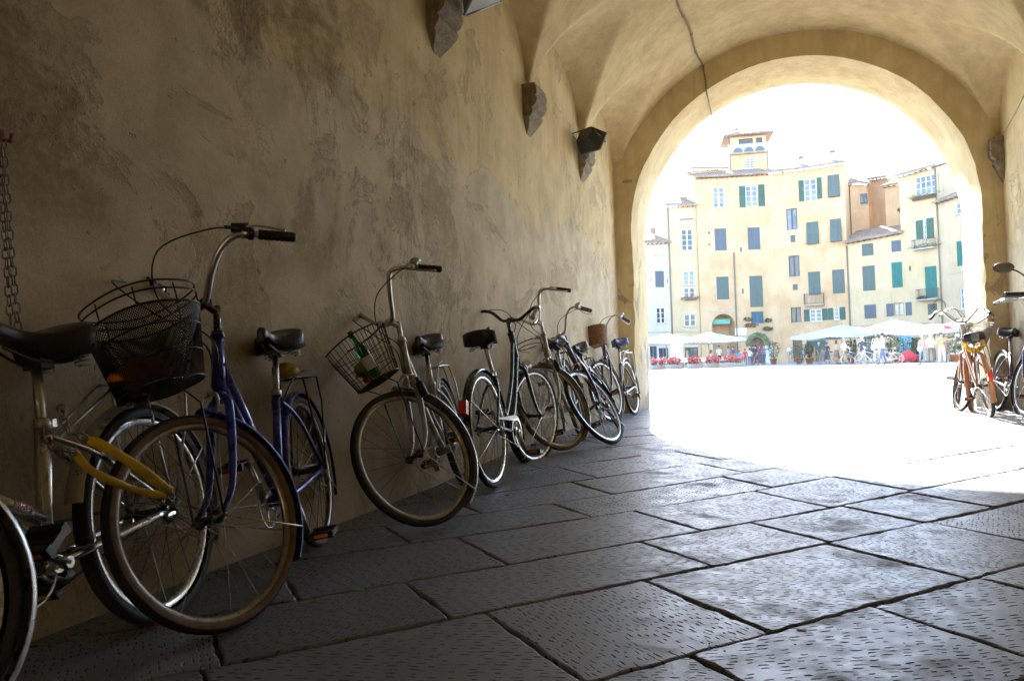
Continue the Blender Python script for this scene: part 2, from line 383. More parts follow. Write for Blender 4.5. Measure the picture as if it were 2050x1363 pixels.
# ---- barrel vault cut by lunettes
VH, HW, VS = 1.57, (XR-XL)/2, 2.93
VR = (HW*HW+VH*VH)/(2*VH); VZC = VS+VH-VR; A0 = math.asin((VS-VZC)/VR)
YC = [YIN+.1-1.8*k-.9 for k in range(0, 11)]
def lunz(d, t):
    w = .86/.9; tt = abs(t)/w
    if tt >= 1: return -1
    k = .5*d if d < .97 else .485-(d-.97)*1.1
    return VS+(.73+k)*sqrt(1-tt*tt)
m = MB(); yl = []
for yc in YC:
    for i in range(46): yl.append(yc+.9*cos(pi*i/46))
yl.append(YC[-1]-.9); yl = sorted(set(round(y, 5) for y in yl if YB-.2 < y < YIN))+[YIN+.03]
NTH = 150; ths = [A0+(pi-2*A0)*i/NTH for i in range(NTH+1)]
for y in yl:
    yc = min(YC, key=lambda c: abs(c-y)); t = (y-yc)/.9
    for th in ths:
        x = XC+VR*cos(pi-th) if True else 0; zb = VZC+VR*sin(th); x = min(max(x, XL), XR)
        z = max(zb, lunz(x-XL, t), lunz(XR-x, t)); z += .004*sin(x*5+y*3)+.003*sin(y*7-x*2)
        m.v.append(Vector((x, y, z)))
n1 = NTH+1
for j in range(len(yl)-1):
    for i in range(NTH): a = j*n1+i; m.face((a, a+n1, a+n1+1, a+1), 0, True)
st(m.obj('vault', M_vault))
# ---- the wall that carries the archway: inner face, soffit and jambs, outer front of the house
rj = random.Random(3)
prof = [(XC-RA, -.1+(ZS+.1)*i/26) for i in range(26)]+[(XC-RA*cos(pi*i/72), ZS+RA*sin(pi*i/72)) for i in range(73)]+[(XC+RA, ZS-(ZS+.1)*(i+1)/26) for i in range(26)]
wear = [(.012*sin(i*.9)+rj.uniform(-.007, .007))*(1.3 if p[1] < 1.6 else .6) for i, p in enumerate(prof)]
def arch_wall(name, y0, x0, x1, z1, mt, face, extra=None):
    m = MB(); cen = Vector((XC, 1.2)); inner, outer = [], []
    for (x, z), w in zip(prof, wear):
        inner.append((x, z)); d = Vector((x, z))-cen
        if z < ZS: ox, oz = (x0 if x < XC else x1), z
        else:
            t = min((x1-XC)/d.x if d.x > 1e-6 else 1e9, (x0-XC)/d.x if d.x < -1e-6 else 1e9, (z1-1.2)/d.y if d.y > 1e-6 else 1e9); ox, oz = XC+d.x*t, 1.2+d.y*t
        outer.append((ox, oz))
    return m, inner, outer
def ring(m, y0, inner, outer, corner, mi=0, cuts=5):
    k = len(inner)
    for i in range(k):
        for c in range(cuts+1):
            t = c/cuts; m.v.append(Vector((inner[i][0]+(outer[i][0]-inner[i][0])*t, y0, inner[i][1]+(outer[i][1]-inner[i][1])*t)))
    for i in range(k-1):
        for c in range(cuts): a = m_base+i*(cuts+1)+c; m.face((a, a+1, a+cuts+2, a+cuts+1), mi, True)
m, inner, outer = arch_wall('a', YIN, XL-.3, XR+.3, 4.75, None, None)
m_base = 0
nb = 7; ysd = [YIN+(YOUT-YIN)*i/nb for i in range(nb+1)]
# soffit and jambs, edges a little worn
for j, y in enumerate(ysd):
    for (x, z), w in zip(prof, wear):
        d = Vector((x-XC, max(z-ZS, 0))); d = d.normalized() if d.length else Vector((1, 0))
        e = .012 if j in (0, nb) else 0; b = .006*sin(z*3+j)+.004*sin(z*9-j*2)
        m.v.append(Vector((x+d.x*(e+abs(w)*(1 if j in (0, nb) else 0)+b), y, z+d.y*(e+b))))
k = len(prof)
for j in range(nb):
    for i in range(k-1): a = j*k+i; m.face((a, a+1, a+k+1, a+k), 0, True)
rin = [(m.v[i].x, m.v[i].z) for i in range(k)]; rout = [(m.v[nb*k+i].x, m.v[nb*k+i].z) for i in range(k)]
m_base = len(m.v); ring(m, YIN, rin, outer, None)
o = m.obj('archway_wall', [M_pier])
st(o)
m, inner, outer = arch_wall('b', YOUT, -16, 17, 15, None, None); m_base = 0; ring(m, YOUT, rout, outer, None, cuts=8)
for sx in (-16, 17): m.quad((sx, YOUT, -.1), (sx, YOUT-9, -.1), (sx, YOUT-9, 15), (sx, YOUT, 15))
# fill the two upper corners that the radial ring leaves open
m.add([(-16, YOUT, outer[[i for i, q in enumerate(outer) if q[1] >= 14.99][0]-1][1]), (-16, YOUT, 15), (outer[[i for i, q in enumerate(outer) if q[1] >= 14.99][0]][0], YOUT, 15)], [(0, 1, 2)])
st(m.obj('house_front', M_pier))
m = MB()
for q in (((XL-.3, -.1), (-1.0, -.1), (-1.0, 4.8), (XL-.3, 4.8)), ((1.4, -.1), (XR+.3, -.1), (XR+.3, 4.8), (1.4, 4.8)), ((-1.0, 3.0), (1.4, 3.0), (1.4, 4.8), (-1.0, 4.8))): m.quad(*[(x, YB, z) for x, z in q])
st(m.obj('wall_end', M_wall))
m = MB(); m.quad((-9, YB-5, -.1), (9, YB-5, -.1), (9, YB-5, 9), (-9, YB-5, 9)); o = m.obj('street_house', M_pier); o['label'] = 'ochre house front across the street behind the passage'; o['category'] = 'house'

# ================================================================== things fixed to the passage
def corbel(y, X, sg, h=.40, w=.34, label='', lower=0):
    t = thing('stone_corbel', label, 'corbel', (X, y, VS+.02), 0, 'stone corbels that carry the vault'); t.scale = (.40, .84, .86)
    # stepped console: each moulding is a course across the wall
    prof = [(0, .29), (-.05, .30), (-.09, .30), (-.105, .27), (-.12, .30), (-.15, .305), (-.18, .285), (-.205, .24), (-.22, .19), (-.235, .20), (-.25, .215), (-.275, .20), (-.30, .16), (-.32, .12), (-.335, .13), (-.36, .10), (-.40, .05), (-.45, 0)]
    m = MB(); pts = prof; n = len(pts); rj = random.Random(int(y*10))
    for i, (z, d) in enumerate(pts):
        ww = w/2*(1-.75*max(0, (-z-.30)/.17)) if z < -.30 else w/2
        for s in (-1, 1): m.v.append(Vector((sg*(d+rj.uniform(-.003, .003)), s*(ww+rj.uniform(-.001, .001)), z*h/.42)))
        for s in (-1, 1): m.v.append(Vector((-sg*.03, s*ww, z*h/.42)))
    for i in range(n-1):
        a = 4*i; b = a+4; m.face((a, a+1, b+1, b)); m.face((a, b, b+2, a+2)); m.face((a+1, a+3, b+3, b+1))
    m.face((0, 2, 3, 1)); m.obj('console', M_corb, t)
    m = MB(); m.box((sg*.13, 0, -.005), (.30, w+.03, .045)); m.obj('abacus', M_corb, t)
    return t
cl = ['stone corbel below the grey floodlight at the top of the plaster wall', 'bare stone corbel on the left wall between the two corbels with floodlights', 'stone corbel with the small black floodlight on it']
for y, l in zip((4.2, 6.0, 7.8), cl): corbel(y, XL, 1, label=l)
_c = M_corb; M_corb = mat('plastered_stone', (.30, .24, .15), .9, var=.25, sc=14, bump=.002); corbel(9.62, XL+.12, 1, w=.26, h=.46, label='worn narrow stone corbel in the corner where the left wall meets the arch'); M_corb = _c
corbel(9.45, XR, -1, w=.22, h=.5, label='dark stone corbel in the right corner beside the arch, a cable tied to it')
corbel(2.4, XL, 1, label='stone corbel above the near bicycles, out of the top of the picture')
corbel(7.8, XR, -1, label='stone corbel on the right wall, one bay before the arch'); corbel(6.0, XR, -1, label='stone corbel on the right wall, two bays before the arch')
GREY = mat('grey_enamel', (.27, .30, .34), .45, .2, var=.08); GLS = mat('lamp_glass', (.5, .52, .55), .1, var=.05)
def floodlight(name, loc, zd, s, body, label, tw=0):
    t = thing(name, label, 'floodlight', loc); t.rotation_euler = (Vector(zd).to_track_quat('Z', 'Y').to_matrix() @ Matrix.Rotation(tw, 3, 'Z')).to_euler(); t.scale = (s, s, s)
    m = MB()          # tapered housing, open side down -z
    a, b, h = .17, .11, .20
    A = [(-a, -a*.8, 0), (a, -a*.8, 0), (a, a*.8, 0), (-a, a*.8, 0)]; B = [(-b, -b*.8, h), (b, -b*.8, h), (b, b*.8, h), (-b, b*.8, h)]
    m.add(A+B, [(0, 1, 5, 4), (1, 2, 6, 5), (2, 3, 7, 6), (3, 0, 4, 7), (4, 5, 6, 7)]); m.add([(x*.9, y*.9, .01) for x, y, z in A], [(0, 3, 2, 1)])
    m.obj('housing', body, t)
    m = MB()
    for p, q in ((0, 1), (1, 2), (2, 3), (3, 0)): m.tube([A[p], A[q]], .012, 6)
    m.tube([(.14, 0, 0), (.2, 0, -.03)], .012, 6); m.obj('frame', GREY, t)
    m = MB(); m.add([(x*.93, y*.93, -.004) for x, y, z in A], [(0, 3, 2, 1)]); m.obj('glass', GLS, t)
    m = MB(); m.tube([(-a-.012, 0, .08), (-a-.012, 0, .27), (a+.012, 0, .27), (a+.012, 0, .08)], .009, 6); m.obj('bracket', DST, t)
    return t
floodlight('floodlight', (XL+.33, 4.25, 2.91), (-.35, -.25, .9), .95, GREY, 'grey enamelled floodlight on the corbel at the top edge, above the silver bicycle')
floodlight('floodlight', (XL+.20, 7.55, 2.90), (-.45, -.75, .5), .78, BLK, 'small black floodlight with a grey rim on the third corbel of the left wall')
# conduit down the vault and over the arch, tied by clips
def vz(x, y):
    zb = VZC+sqrt(VR*VR-(x-XC)**2); return zb
CAB = mat('old_cable', (.20, .15, .095), .7, var=.3, sc=20)
pts = []
for i in range(26):
    t = i/25; y = 3.0+(YIN-3.0)*t; x = -.95+.012*sin(i*1.3)+.19*t; pts.append((x, y, vz(x, y)-.022))
xx = pts[-1][0]; tp = []
za = ZS+sqrt(RA*RA-(xx-XC)**2)
tp = [(xx, YIN-.02, pts[-1][2]-.04), (xx+.02, YIN-.02, za+.12), (xx+.025, YIN-.02, za+.0), (xx+.03, YIN+.15, za-.03), (xx+.02, YOUT-.25, za-.035), (xx+.03, YOUT-.02, za-.03), (xx+.05, YOUT+.02, za-.09)]
cb = thing('cable', 'old brown cable run along the vault and down over the arch', 'cable', (xx, YIN, za))
m = MB(); m.tube([Vector(p)-Vector((xx, YIN, za)) for p in crv(pts+tp, 2)], .011, 6); m.obj('conduit', CAB, cb)
for i in range(1, 25, 2):
    m = MB(); p = Vector(pts[i])-Vector((xx, YIN, za)); m.lathe([(.016, -.008), (.018, 0), (.016, .008)], 8, T=Matrix.Translation(p) @ Matrix.Rotation(pi/2, 4, 'X')); m.obj('clip', RST, cb)
m = MB(); m.tube(crv([(XR-.02, 9.42, 2.95), (XR-.05, 8.6, 3.05), (XR-.06, 7.4, 3.35), (XR-.1, 5, 3.4)], 8), .005, 5)
m.obj('thin_cable', CAB, label='thin dark cable strung from the right corner corbel along the wall', cat='cable')
m = MB(); m.tube(crv([(0, 0, .0), (.06, 0, -.01), (.085, 0, .02), (.08, -.03, .05)], 5), .007, 6)
o = m.obj('iron_hook', RST, label='small rusty iron hook in the plaster above the third corbel', cat='hook'); o.location = (XL+.05, 8.2, 3.45)
# ================================================================== bicycles
def paint(name, col, rough=.3, metal=0, dirt=None): return mat(name, col, rough, metal, var=.1, sc=9, coat=.5, dirt=dirt)
_spoke = {}
def wheel(root, T, r, tyre_m, rim_m, tw=.019, nsp=32, side=None, hubw=.05, gear=False):
    """T places the wheel: local y = axle. wheel mesh is the rim; tyre, hub and spokes are sub-parts"""
    rr = r-tw*1.75; m = MB(); P = []
    for i in range(56):
        a = 2*pi*i/56; P.append(a)
    prof = [(rr+.004, .011), (rr-.004, .011), (rr-.012, .006), (rr-.013, -.006), (rr-.004, -.011), (rr+.004, -.011)]
    RX = Matrix.Rotation(pi/2, 4, 'X')
    m.lathe(prof, 56, T=T @ RX); w = m.obj('wheel', rim_m, root)
    m = MB(); pr = []
    for i in range(11):
        a = pi*1.22*(i/10-.5); pr.append((r-tw*.95+cos(a)*tw*.95, sin(a)*tw*(1 if abs(a) < 1.3 else .8)))
    n = 64 if tw > .02 else 56
    m.lathe(pr, n, 0, T @ RX)
    if side:
        for sg in (1, -1):
            q = [(rr+.001, sg*tw*.72), (rr+tw*.55, sg*tw*1.015), (rr+tw*1.1, sg*tw*1.0)]; m.lathe(q if sg > 0 else q[::-1], n, 1, T @ RX)
    m.obj('tyre', [tyre_m, side or tyre_m], w)
    m = MB(); m.lathe([(0, -hubw-.028), (.006, -hubw-.028), (.006, -hubw-.012), (.011, -hubw-.012), (.011, -hubw), (.021, -hubw+.004), (.021, -hubw+.007), (.012, -hubw+.012), (.012, hubw-.012), (.021, hubw-.007), (.021, hubw-.004), (.011, hubw), (.006, hubw+.012), (.006, hubw+.028), (0, hubw+.028)], 14, T=T @ RX)
    if gear: m.lathe([(.02, -hubw-.006), (.036, -hubw-.006), (.036, -hubw-.002), (.02, -hubw-.002)], 18, T=T @ RX)
    m.obj('hub', DST, w)
    key = round(rr, 4)
    if key not in _spoke:
        q = MB(); q.tube([(0, 0, 0), (0, 0, 1)], .0013, 3, cap=False); _spoke[key] = q.mesh('spoke', SPK)
    for k in range(nsp):
        a = 2*pi*k/nsp; sg = 1 if k % 2 else -1; da = 1.25*(1 if (k//2) % 2 else -1)
        p0 = Vector((.019*cos(a+da), sg*(hubw-.006), .019*sin(a+da))); p1 = Vector(((rr-.012)*cos(a), 0, (rr-.012)*sin(a)))
        d = p1-p0; M = T @ Matrix.Translation(p0) @ d.to_track_quat('Z', 'Y').to_matrix().to_4x4() @ Matrix.Diagonal((1, 1, d.length, 1))
        o = link('spoke', _spoke[key], w); o.matrix_local = M
    return w
def mudguard(root, T, r, a0, a1, mt, stays=(), wd=.026, stay_m=None, lift=.022):
    m = MB(); n = 22; k = 6; R = r+lift; base = 0
    for i in range(n+1):
        a = a0+(a1-a0)*i/n
        for j in range(k+1):
            b = pi*(j/k-.5); rad = R-.014*(1-cos(b)); m.v.append(T @ Vector((rad*cos(a), wd*sin(b), rad*sin(a))))
    for i in range(n):
        for j in range(k): q = i*(k+1)+j; m.face((q, q+1, q+k+2, q+k+1), 0, True)
    m.v += [v for v in m.v]; h = len(m.v)//2       # thin sheet, doubled just inside
    for i in range(n+1):
        a = a0+(a1-a0)*i/n
        for j in range(k+1):
            b = pi*(j/k-.5); rad = R-.0015-.014*(1-cos(b)); m.v[h+i*(k+1)+j] = T @ Vector((rad*cos(a), (wd-.0015)*sin(b), rad*sin(a)))
    for i in range(n):
        for j in range(k): q = h+i*(k+1)+j; m.face((q+k+1, q+k+2, q+1, q), 0, True)
    g = m.obj('mudguard', mt, root)
    for s in stays:
        q = MB()
        for sg in (1, -1): q.tube([T @ Vector((0, sg*.062, 0)), T @ Vector(((R-.02)*cos(s), sg*(wd+.004), (R-.02)*sin(s))), T @ Vector((R*cos(s), sg*wd*.6, R*sin(s)))], .0028, 5)
        q.obj('stay', stay_m or CHR, g)
B_PAD = .056
def saddle(root, p, mt, kind='wide', springs=True, tilt=0, bars=CHR):
    m = MB(); T = Matrix.Translation(p) @ Matrix.Rotation(tilt, 4, 'Y')
    L = .27; n = 16; k = 12; wide = .105 if kind == 'wide' else .085
    for i in range(n+1):
        t = i/n; x = .155-L*t; hw = (.020+(wide-.020)*smooth((t-.28)/.62)) if t < .86 else wide*sqrt(max(0.02, 1-((t-.86)/.15)**2))
        if t < .1: hw *= sqrt(max(.06, 1-((.1-t)/.11)**2))
        zc = .010*cos(t*6.2)+.016*smooth((t-.6)/.4)+(-.014 if t < .06 else 0)-(.012 if t > .97 else 0)
        dp = B_PAD*(.50+.62*smooth((t-.15)/.75))
        for j in range(k+1):
            b = pi*j/k; m.v.append(T @ Vector((x, hw*cos(b), zc+(-.0+.022*sin(b) if 0 < j < k else -dp*(.75 if t < .5 else 1)))))
    for i in range(n):
        for j in range(k): q = i*(k+1)+j; m.face((q, q+k+1, q+k+2, q+1), 0, True)
        q = i*(k+1); m.face((q, q+k, q+2*k+1, q+k+1), 0)
    m.face(list(range(k+1)), 0); m.face([n*(k+1)+j for j in range(k+1)][::-1], 0)
    s = m.obj('saddle', mt, root)
    q = MB()
    for sg in (1, -1): q.tube([T @ Vector(v) for v in crv([(.12, sg*.012, -.035), (.04, sg*.022, -.062), (-.05, sg*.026, -.064), (-.09, sg*.05, -.05)], 5)], .0038, 5)
    q.box((0, 0, -.065), (.045, .05, .03), 0, T); q.obj('rail', DST, s)
    if springs:
        for sg in (1, -1):
            q = MB(); q.tube([T @ Vector((-.085+.017*cos(a*.7), sg*.055+.017*sin(a*.7), -.078+.0014*a)) for a in range(0, 34)], .0032, 5); q.obj('spring', bars, s)
    return s
def bike(name, label, B, pos, head, lean, steer, sc, group='bicycles leaning on the left wall'):
    """local frame: x forward, y left, z up, origin at the rear contact. Steered parts are turned about the head axis."""
    root = thing(name, label, 'bicycle', pos, 0, group)
    root.rotation_euler = (Matrix.Rotation(R_(head), 3, 'Z') @ Matrix.Rotation(R_(lean), 3, 'X')).to_euler(); root.scale = (sc,)*3
    wb, r = B.get('wb', 1.0), B['r']; s = R_(steer); ha = R_(70)
    ax = Vector((-cos(ha), 0, sin(ha))); fo = Vector((sin(ha), 0, cos(ha))); A = Vector((wb, 0, r))-fo*.05; yy = Vector((0, 1, 0))
    f2 = fo*cos(s)+yy*sin(s); y2 = yy*cos(s)-fo*sin(s)
    def S(p): p = Vector(p); return A+f2*p.x+y2*p.y+ax*p.z
    def SS(l): return [S(p) for p in l]
    FM, CM = B['paint'], B.get('metal', CHR); tyre_m = B.get('tyre', RUB); tw = B.get('tw', .019); rim = B.get('rim', CHR)
    RH = Vector((0, 0, r)); slen = B['sl']
    # wheels
    wheel(root, Matrix.Translation(RH), r, tyre_m, rim, tw, side=B.get('side'), gear=True, nsp=B.get('nsp', 32))
    TF = Matrix((f2.to_tuple()+(0,), y2.to_tuple()+(0,), ax.to_tuple()+(0,), (0, 0, 0, 1))).transposed(); TF.translation = S((.05, 0, 0))
    TF = TF @ Matrix.Rotation(-(pi/2-ha), 4, 'Y')      # unwind the head angle so mudguard angles read from the horizontal
    if not B.get('no_front'): wheel(root, TF, r, tyre_m, rim, tw, side=B.get('side'), nsp=B.get('nsp', 32))
    # frame
    BB = Vector((.43, 0, .27)); ST = Vector((B.get('stx', .25), 0, B.get('st', .62))); SP = Vector((B.get('spx', .17), 0, B.get('sz', .86)-.05)); H0, H1 = S((0, 0, B.get('h0', .41))), S((0, 0, B.get('h1', .55)))
    fr = B.get('fr', .015); m = MB()
    m.tube([H0, H1], .020, 12); m.lathe([(.022, -.004), (.026, 0), (.022, .008)], 12, T=Matrix.Translation(H1) @ ax.to_track_quat('Z', 'Y').to_matrix().to_4x4())
    sd = (ST-BB).normalized(); m.tube([BB, ST], fr+.001, 12)
    m.tube([BB+Vector((0, -.036, 0)), BB+Vector((0, .036, 0))], .021, 12)
    hd = (H1-H0)
    style = B.get('style', 'curve')
    if style == 'curve':       # two nearly parallel low curved tubes
        m.tube(crv([H0+hd*.25, H0.lerp(BB, .45)+Vector((-.03, 0, -.05)), BB], 8), fr+.002, 12)
        m.tube(crv([H0+hd*.8, H0.lerp(BB, .4)+Vector((-.04, 0, .08)), BB.lerp(ST, .30)+Vector((.04, 0, .01)), BB.lerp(ST, .38)], 8), fr-.002, 12)
    elif style == 'mono':      # one fat straight down tube
        m.tube([H0+hd*.5, BB.lerp(ST, .05)], fr+.008, 14)
        m.tube([H0+hd*.2, BB], fr, 12)
    elif style == 'low':
        m.tube([H0+hd*.4, H0.lerp(BB, .5)+Vector((0, 0, -.02)), BB], fr+.005, 12)
        m.tube([H0.lerp(BB, .55), BB.lerp(ST, .32)], fr-.001, 12)
    elif style == 'gents':
        m.tube([H0+hd*.15, BB], fr+.002, 12); m.tube([H0+hd*.85, ST-sd*.03], fr, 12)
    for sg in (1, -1):
        m.tube(crv([BB+Vector((0, sg*.025, 0)), BB.lerp(RH, .35)+Vector((0, sg*.045, 0)), RH+Vector((.02, sg*.062, 0))], 4), .0105, 8)
        m.tube(crv([ST-sd*.03+Vector((0, sg*.012, 0)), ST.lerp(RH, .35)+Vector((0, sg*.045, 0)), RH+Vector((.0, sg*.062, .01))], 4), .008, 8)
        m.box(RH+Vector((.005, sg*.062, .0)), (.035, .005, .03))
    m.tube([BB.lerp(RH, .28)+Vector((0, -.04, 0)), BB.lerp(RH, .28)+Vector((0, .04, 0))], .008, 8)
    frame = m.obj('frame', FM, root)
    if B.get('letters'):
        pass
    # seatpost and saddle
    m = MB(); m.tube([ST-sd*.05, SP+Vector((0, 0, -.0))], .0125, 12); m.obj('seatpost', B.get('post', CM), root)
    m = MB(); m.lathe([(.017, -.012), (.021, -.01), (.021, .012), (.017, .014)], 12, T=Matrix.Translation(ST) @ sd.to_track_quat('Z', 'Y').to_matrix().to_4x4()); m.box(ST+Vector((-.025, 0, 0)), (.02, .022, .02)); m.obj('seat_clamp', CM, root)
    saddle(root, SP+Vector((-.01, 0, .065)), B.get('sad', SAD), B.get('sadk', 'wide'), B.get('springs', True), B.get('tilt', 0))
    # fork: crown and two blades with rake
    m = MB(); m.tube([S((0, 0, B.get('h0', .41)-.005)), S((0, 0, B.get('h0', .41)-.035))], .021, 12)
    for sg in (1, -1): m.tube(SS(crv([(0, 0, .385), (0, sg*.035, .375), (0, sg*.048, .33), (0, sg*.054, .2), (.012, sg*.058, .08), (.05, sg*.060, .0)], 5)), [.014]*15+[.013-.0005*i for i in range(11)], 10)
    m.obj('fork', B.get('fork', FM), root)
    m = MB(); hz = B.get('h1', .55)
    m.tube([S((0, 0, hz)), S((0, 0, slen+.012))], .0125, 12); m.tube(SS([(0, 0, hz+.003), (0, 0, hz+.02)]), .021, 12)
    ex = B.get('ext', .06); m.tube(SS(crv([(0, 0, slen-.01), (ex*.5, 0, slen+.0), (ex, 0, slen+.01)], 4)), .0125, 10); m.tube(SS([(ex, -.022, slen+.01), (ex, .022, slen+.01)]), .018, 10)
    m.obj('stem', B.get('stemm', CM), root)
    # handlebar
    z0 = slen+.01; rise = B.get('rise', .12); hb = B.get('hb', 'high'); m = MB()
    if hb == 'high': half = [(ex, 0, 0), (ex+.01, .05, .004), (ex+.05, .12, .06*rise/.12), (ex+.07, .18, .125*rise/.12), (ex+.03, .225, rise*1.08), (ex-.035, .25, rise*1.08), (ex-.145, .285, rise)]
    elif hb == 'flat': half = [(ex, 0, 0), (ex+.005, .07, .0), (ex+.03, .15, rise*.7), (ex+.01, .21, rise*1.05), (ex-.06, .25, rise*1.0), (ex-.17, .275, rise*.8)]
    elif hb == 'turned': half = [(ex, 0, 0), (ex+.02, .05, .008), (ex+.05, .115, .05), (ex+.055, .17, .105), (ex+.035, .215, .14), (ex-.015, .25, .15), (ex-.115, .315, .145)]
    elif hb == 'straight': half = [(ex, 0, 0), (ex, .06, .0), (ex+.01, .12, .01), (ex+.01, .17, .012), (ex, .24, .012)]
    pts = [(x, -y, z0+z) for x, y, z in half[::-1]]+[(x, y, z0+z) for x, y, z in half[1:]]
    c = crv(pts, 6); m.tube(SS(c), .0112, 10); bar = m.obj('handlebar', B.get('barm', CM), root)
    gl = B.get('grip', BLK)
    for sg in (1, -1):
        e = Vector((half[-1][0], sg*half[-1][1], z0+half[-1][2])); pr = Vector((half[-2][0], sg*half[-2][1], z0+half[-2][2])); d = (e-pr).normalized()
        q = MB(); rr = []; pp = []
        for i in range(15): pp.append(S(e+d*(.008-.115*i/14))); rr.append(.0178 if i % 2 else .0155)
        q.tube(pp, rr, 10); q.obj('grip', gl, bar)
        # brake lever bracket and blade running below the grip
        b = e-d*.125; q = MB(); q.tube([S(b), S(b-d*.035)], .018, 8); out = Vector((.035, 0, .012)) if hb == 'turned' else Vector((.03, 0, -.012)) if hb != 'flat' else Vector((.0, 0, -.035))
        q.tube(SS(crv([b-d*.01, b+out*.8-d*.0, b+out*1.4+d*.04, b+out*1.35+d*.09, b+out*1.0+d*.125], 4)), .0048, 7, flat=(1.5, .8)); q.sph(S(b+out*1.0+d*.125), .007, 7, 5)
        q.obj('brake_lever', B.get('lever', ALU), bar)
        if hb == 'turned':
            q = MB(); c3 = b-d*.02+Vector((.018, 0, .012)); q.tube([S(c3-d*.03), S(c3+d*.022)], [.014, .019], 8, flat=(1.1, .9)); q.tube([S(b-d*.012), S(b+d*.004)], .021, 10); q.tube([S(c3-d*.03), S(c3-d*.05)], .006, 6); q.obj('brake_clamp', BLK, bar)
        if B.get('cables', True):
            q = MB(); dr = .10 if sg > 0 else .05
            hgt = B.get('loop', .06)
            q.tube(SS(crv([b+out*.6-d*.01, b+Vector((B.get('lf', .09)*.8, -sg*.03, hgt)), Vector((ex+B.get('lf', .09)*1.4, sg*.12, z0+rise*.45+hgt*.5)), Vector((ex+B.get('lf', .09), sg*.03, z0-.06)), Vector((.03, sg*.02, slen-.13)), Vector((.02, sg*.01, .42))], 6)), .0028, 5); q.obj('brake_cable', BLK, bar)
    if B.get('bell'):
        p = Vector((half[-2][0]-.0, B['bell']*half[-2][1], z0+half[-2][2]+.035)); q = MB()
        q.lathe([(.0, .016), (.012, .015), (.024, .008), (.028, -.004), (.026, -.008), (.01, -.01), (.006, -.03)], 14, T=Matrix.Translation(S(p))); q.obj('bell', CHR, bar)
    # front brake
    q = MB()
    for sg in (1, -1): q.tube(SS(crv([(.03, 0, .40), (.035, sg*.03, .385), (.035, sg*.04, .35), (.03, sg*.02, .33)], 4)), .006, 6)
    q.tube(SS([(0, 0, .395), (.045, 0, .395)]), .006, 6); q.obj('brake', CM, root)
    # cranks, chainring, chain, pedals
    ca = R_(B.get('crank', 30)); cl = .165; q = MB(); c0 = BB+Vector((0, -.045, 0))
    TB = Matrix.Translation(c0) @ Matrix.Rotation(pi/2, 4, 'X')
    teeth = [(.088, -.002), (.094, -.002), (.094, .002), (.088, .002)]
    q.lathe(teeth, 36, T=TB, sm=False); q.lathe([(.012, -.003), (.03, -.003), (.03, .003), (.012, .003)], 14, T=TB)
    for i in range(5): a = 2*pi*i/5; q.tube([c0+Vector((.022*cos(a), 0, .022*sin(a))), c0+Vector((.09*cos(a), 0, .09*sin(a)))], .006, 5, flat=(1, .4))
    q.obj('chainring', CM, root)
    for sg, a in ((-1, ca), (1, ca+pi)):
        q = MB(); p0 = BB+Vector((0, sg*.055, 0)); p1 = p0+Vector((cl*cos(a), sg*.012, cl*sin(a))); q.tube([p0, p1], [.0115, .0085], 8, flat=(.75, 1.2)); q.tube([p0-Vector((0, sg*.012, 0)), p0+Vector((0, sg*.01, 0))], .014, 10)
        cr = q.obj('crank', B.get('crankm', CM), root)
        q = MB(); c = p1+Vector((0, sg*.055, 0)); pt = B.get('ptilt', .2)
        TP = Matrix.Translation(c) @ Matrix.Rotation(pt, 4, 'Y')
        q.tube([p1, c+Vector((0, sg*.04, 0))], .006, 7)
        for dx in (-.032, .032): q.box((dx, 0, 0), (.018, .088, .026), 1, TP)
        for dy in (-.04, .04): q.box((0, dy, 0), (.076, .009, .018), 0, TP)
        for dx in (-.0425, .0425): q.box((dx, 0, 0), (.003, .05, .012), 2, TP)
        q.obj('pedal', [DST, BLK, mat('amber_reflector', (.8, .25, .02), .3)], cr)
    q = MB(); up, dn = Vector((0, 0, .09)), Vector((0, 0, -.09))
    yv = Vector((0, -.045, 0)); hub = RH+yv
    for a, b in ((BB+yv+up, hub+Vector((0, 0, .035))), (BB+yv+dn, hub+Vector((0, 0, -.035)))): q.tube([a, b], .0035, 4, flat=(1.3, .8))
    q.obj('chain', DST, root)
    if B.get('guard'):
        q = MB(); pp = arc(BB+Vector((0, -.055, 0)), .105, R_(-60), R_(100), 12); pp += [hub+Vector((.03, -.01, .055))]
        for i in range(len(pp)-1): q.quad(pp[i]+Vector((0, -.006, 0)), pp[i+1]+Vector((0, -.006, 0)), pp[i+1]+Vector((0, .02, 0)), pp[i]+Vector((0, .02, 0)), 0, True)
        for i in range(len(pp)-1): a, b = pp[i], pp[i+1]; c = BB+Vector((0, -.055, 0)); q.quad(a, b, b+(c-b).normalized()*.035, a+(c-a).normalized()*.035)
        q.obj('chain_guard', B['guard'], root)
    # mudguards
    gm = B.get('guardm', FM)
    if B.get('mud', True):
        mudguard(root, Matrix.Translation(RH), r, R_(15), R_(208), gm, (R_(150), R_(205)))
        if not B.get('no_front'): mudguard(root, TF, r, R_(B.get('mf0', 62)), R_(B.get('mf1', 205)), gm, (R_(B.get('stay2', 192)),))
    # carrier
    if B.get('rack'):
        q = MB(); zr = 2*r+.075; RM = B['rack']
        for sg in (1, -1):
            q.tube(crv([(.10, sg*.035, zr), (0, sg*.05, zr), (-.2, sg*.05, zr), (-.27, sg*.03, zr+.005), (-.28, 0, zr+.005)], 4), .005, 6)
            q.tube([(-.20, sg*.05, zr), (-.14, sg*.07, zr-.12), RH+Vector((-.0, sg*.072, 0))], .0045, 6); q.tube([(.02, sg*.05, zr), RH+Vector((0, sg*.072, 0))], .0045, 6)
            q.tube([(.10, sg*.035, zr), ST-sd*.06+Vector((0, sg*.014, 0))], .0045, 6)
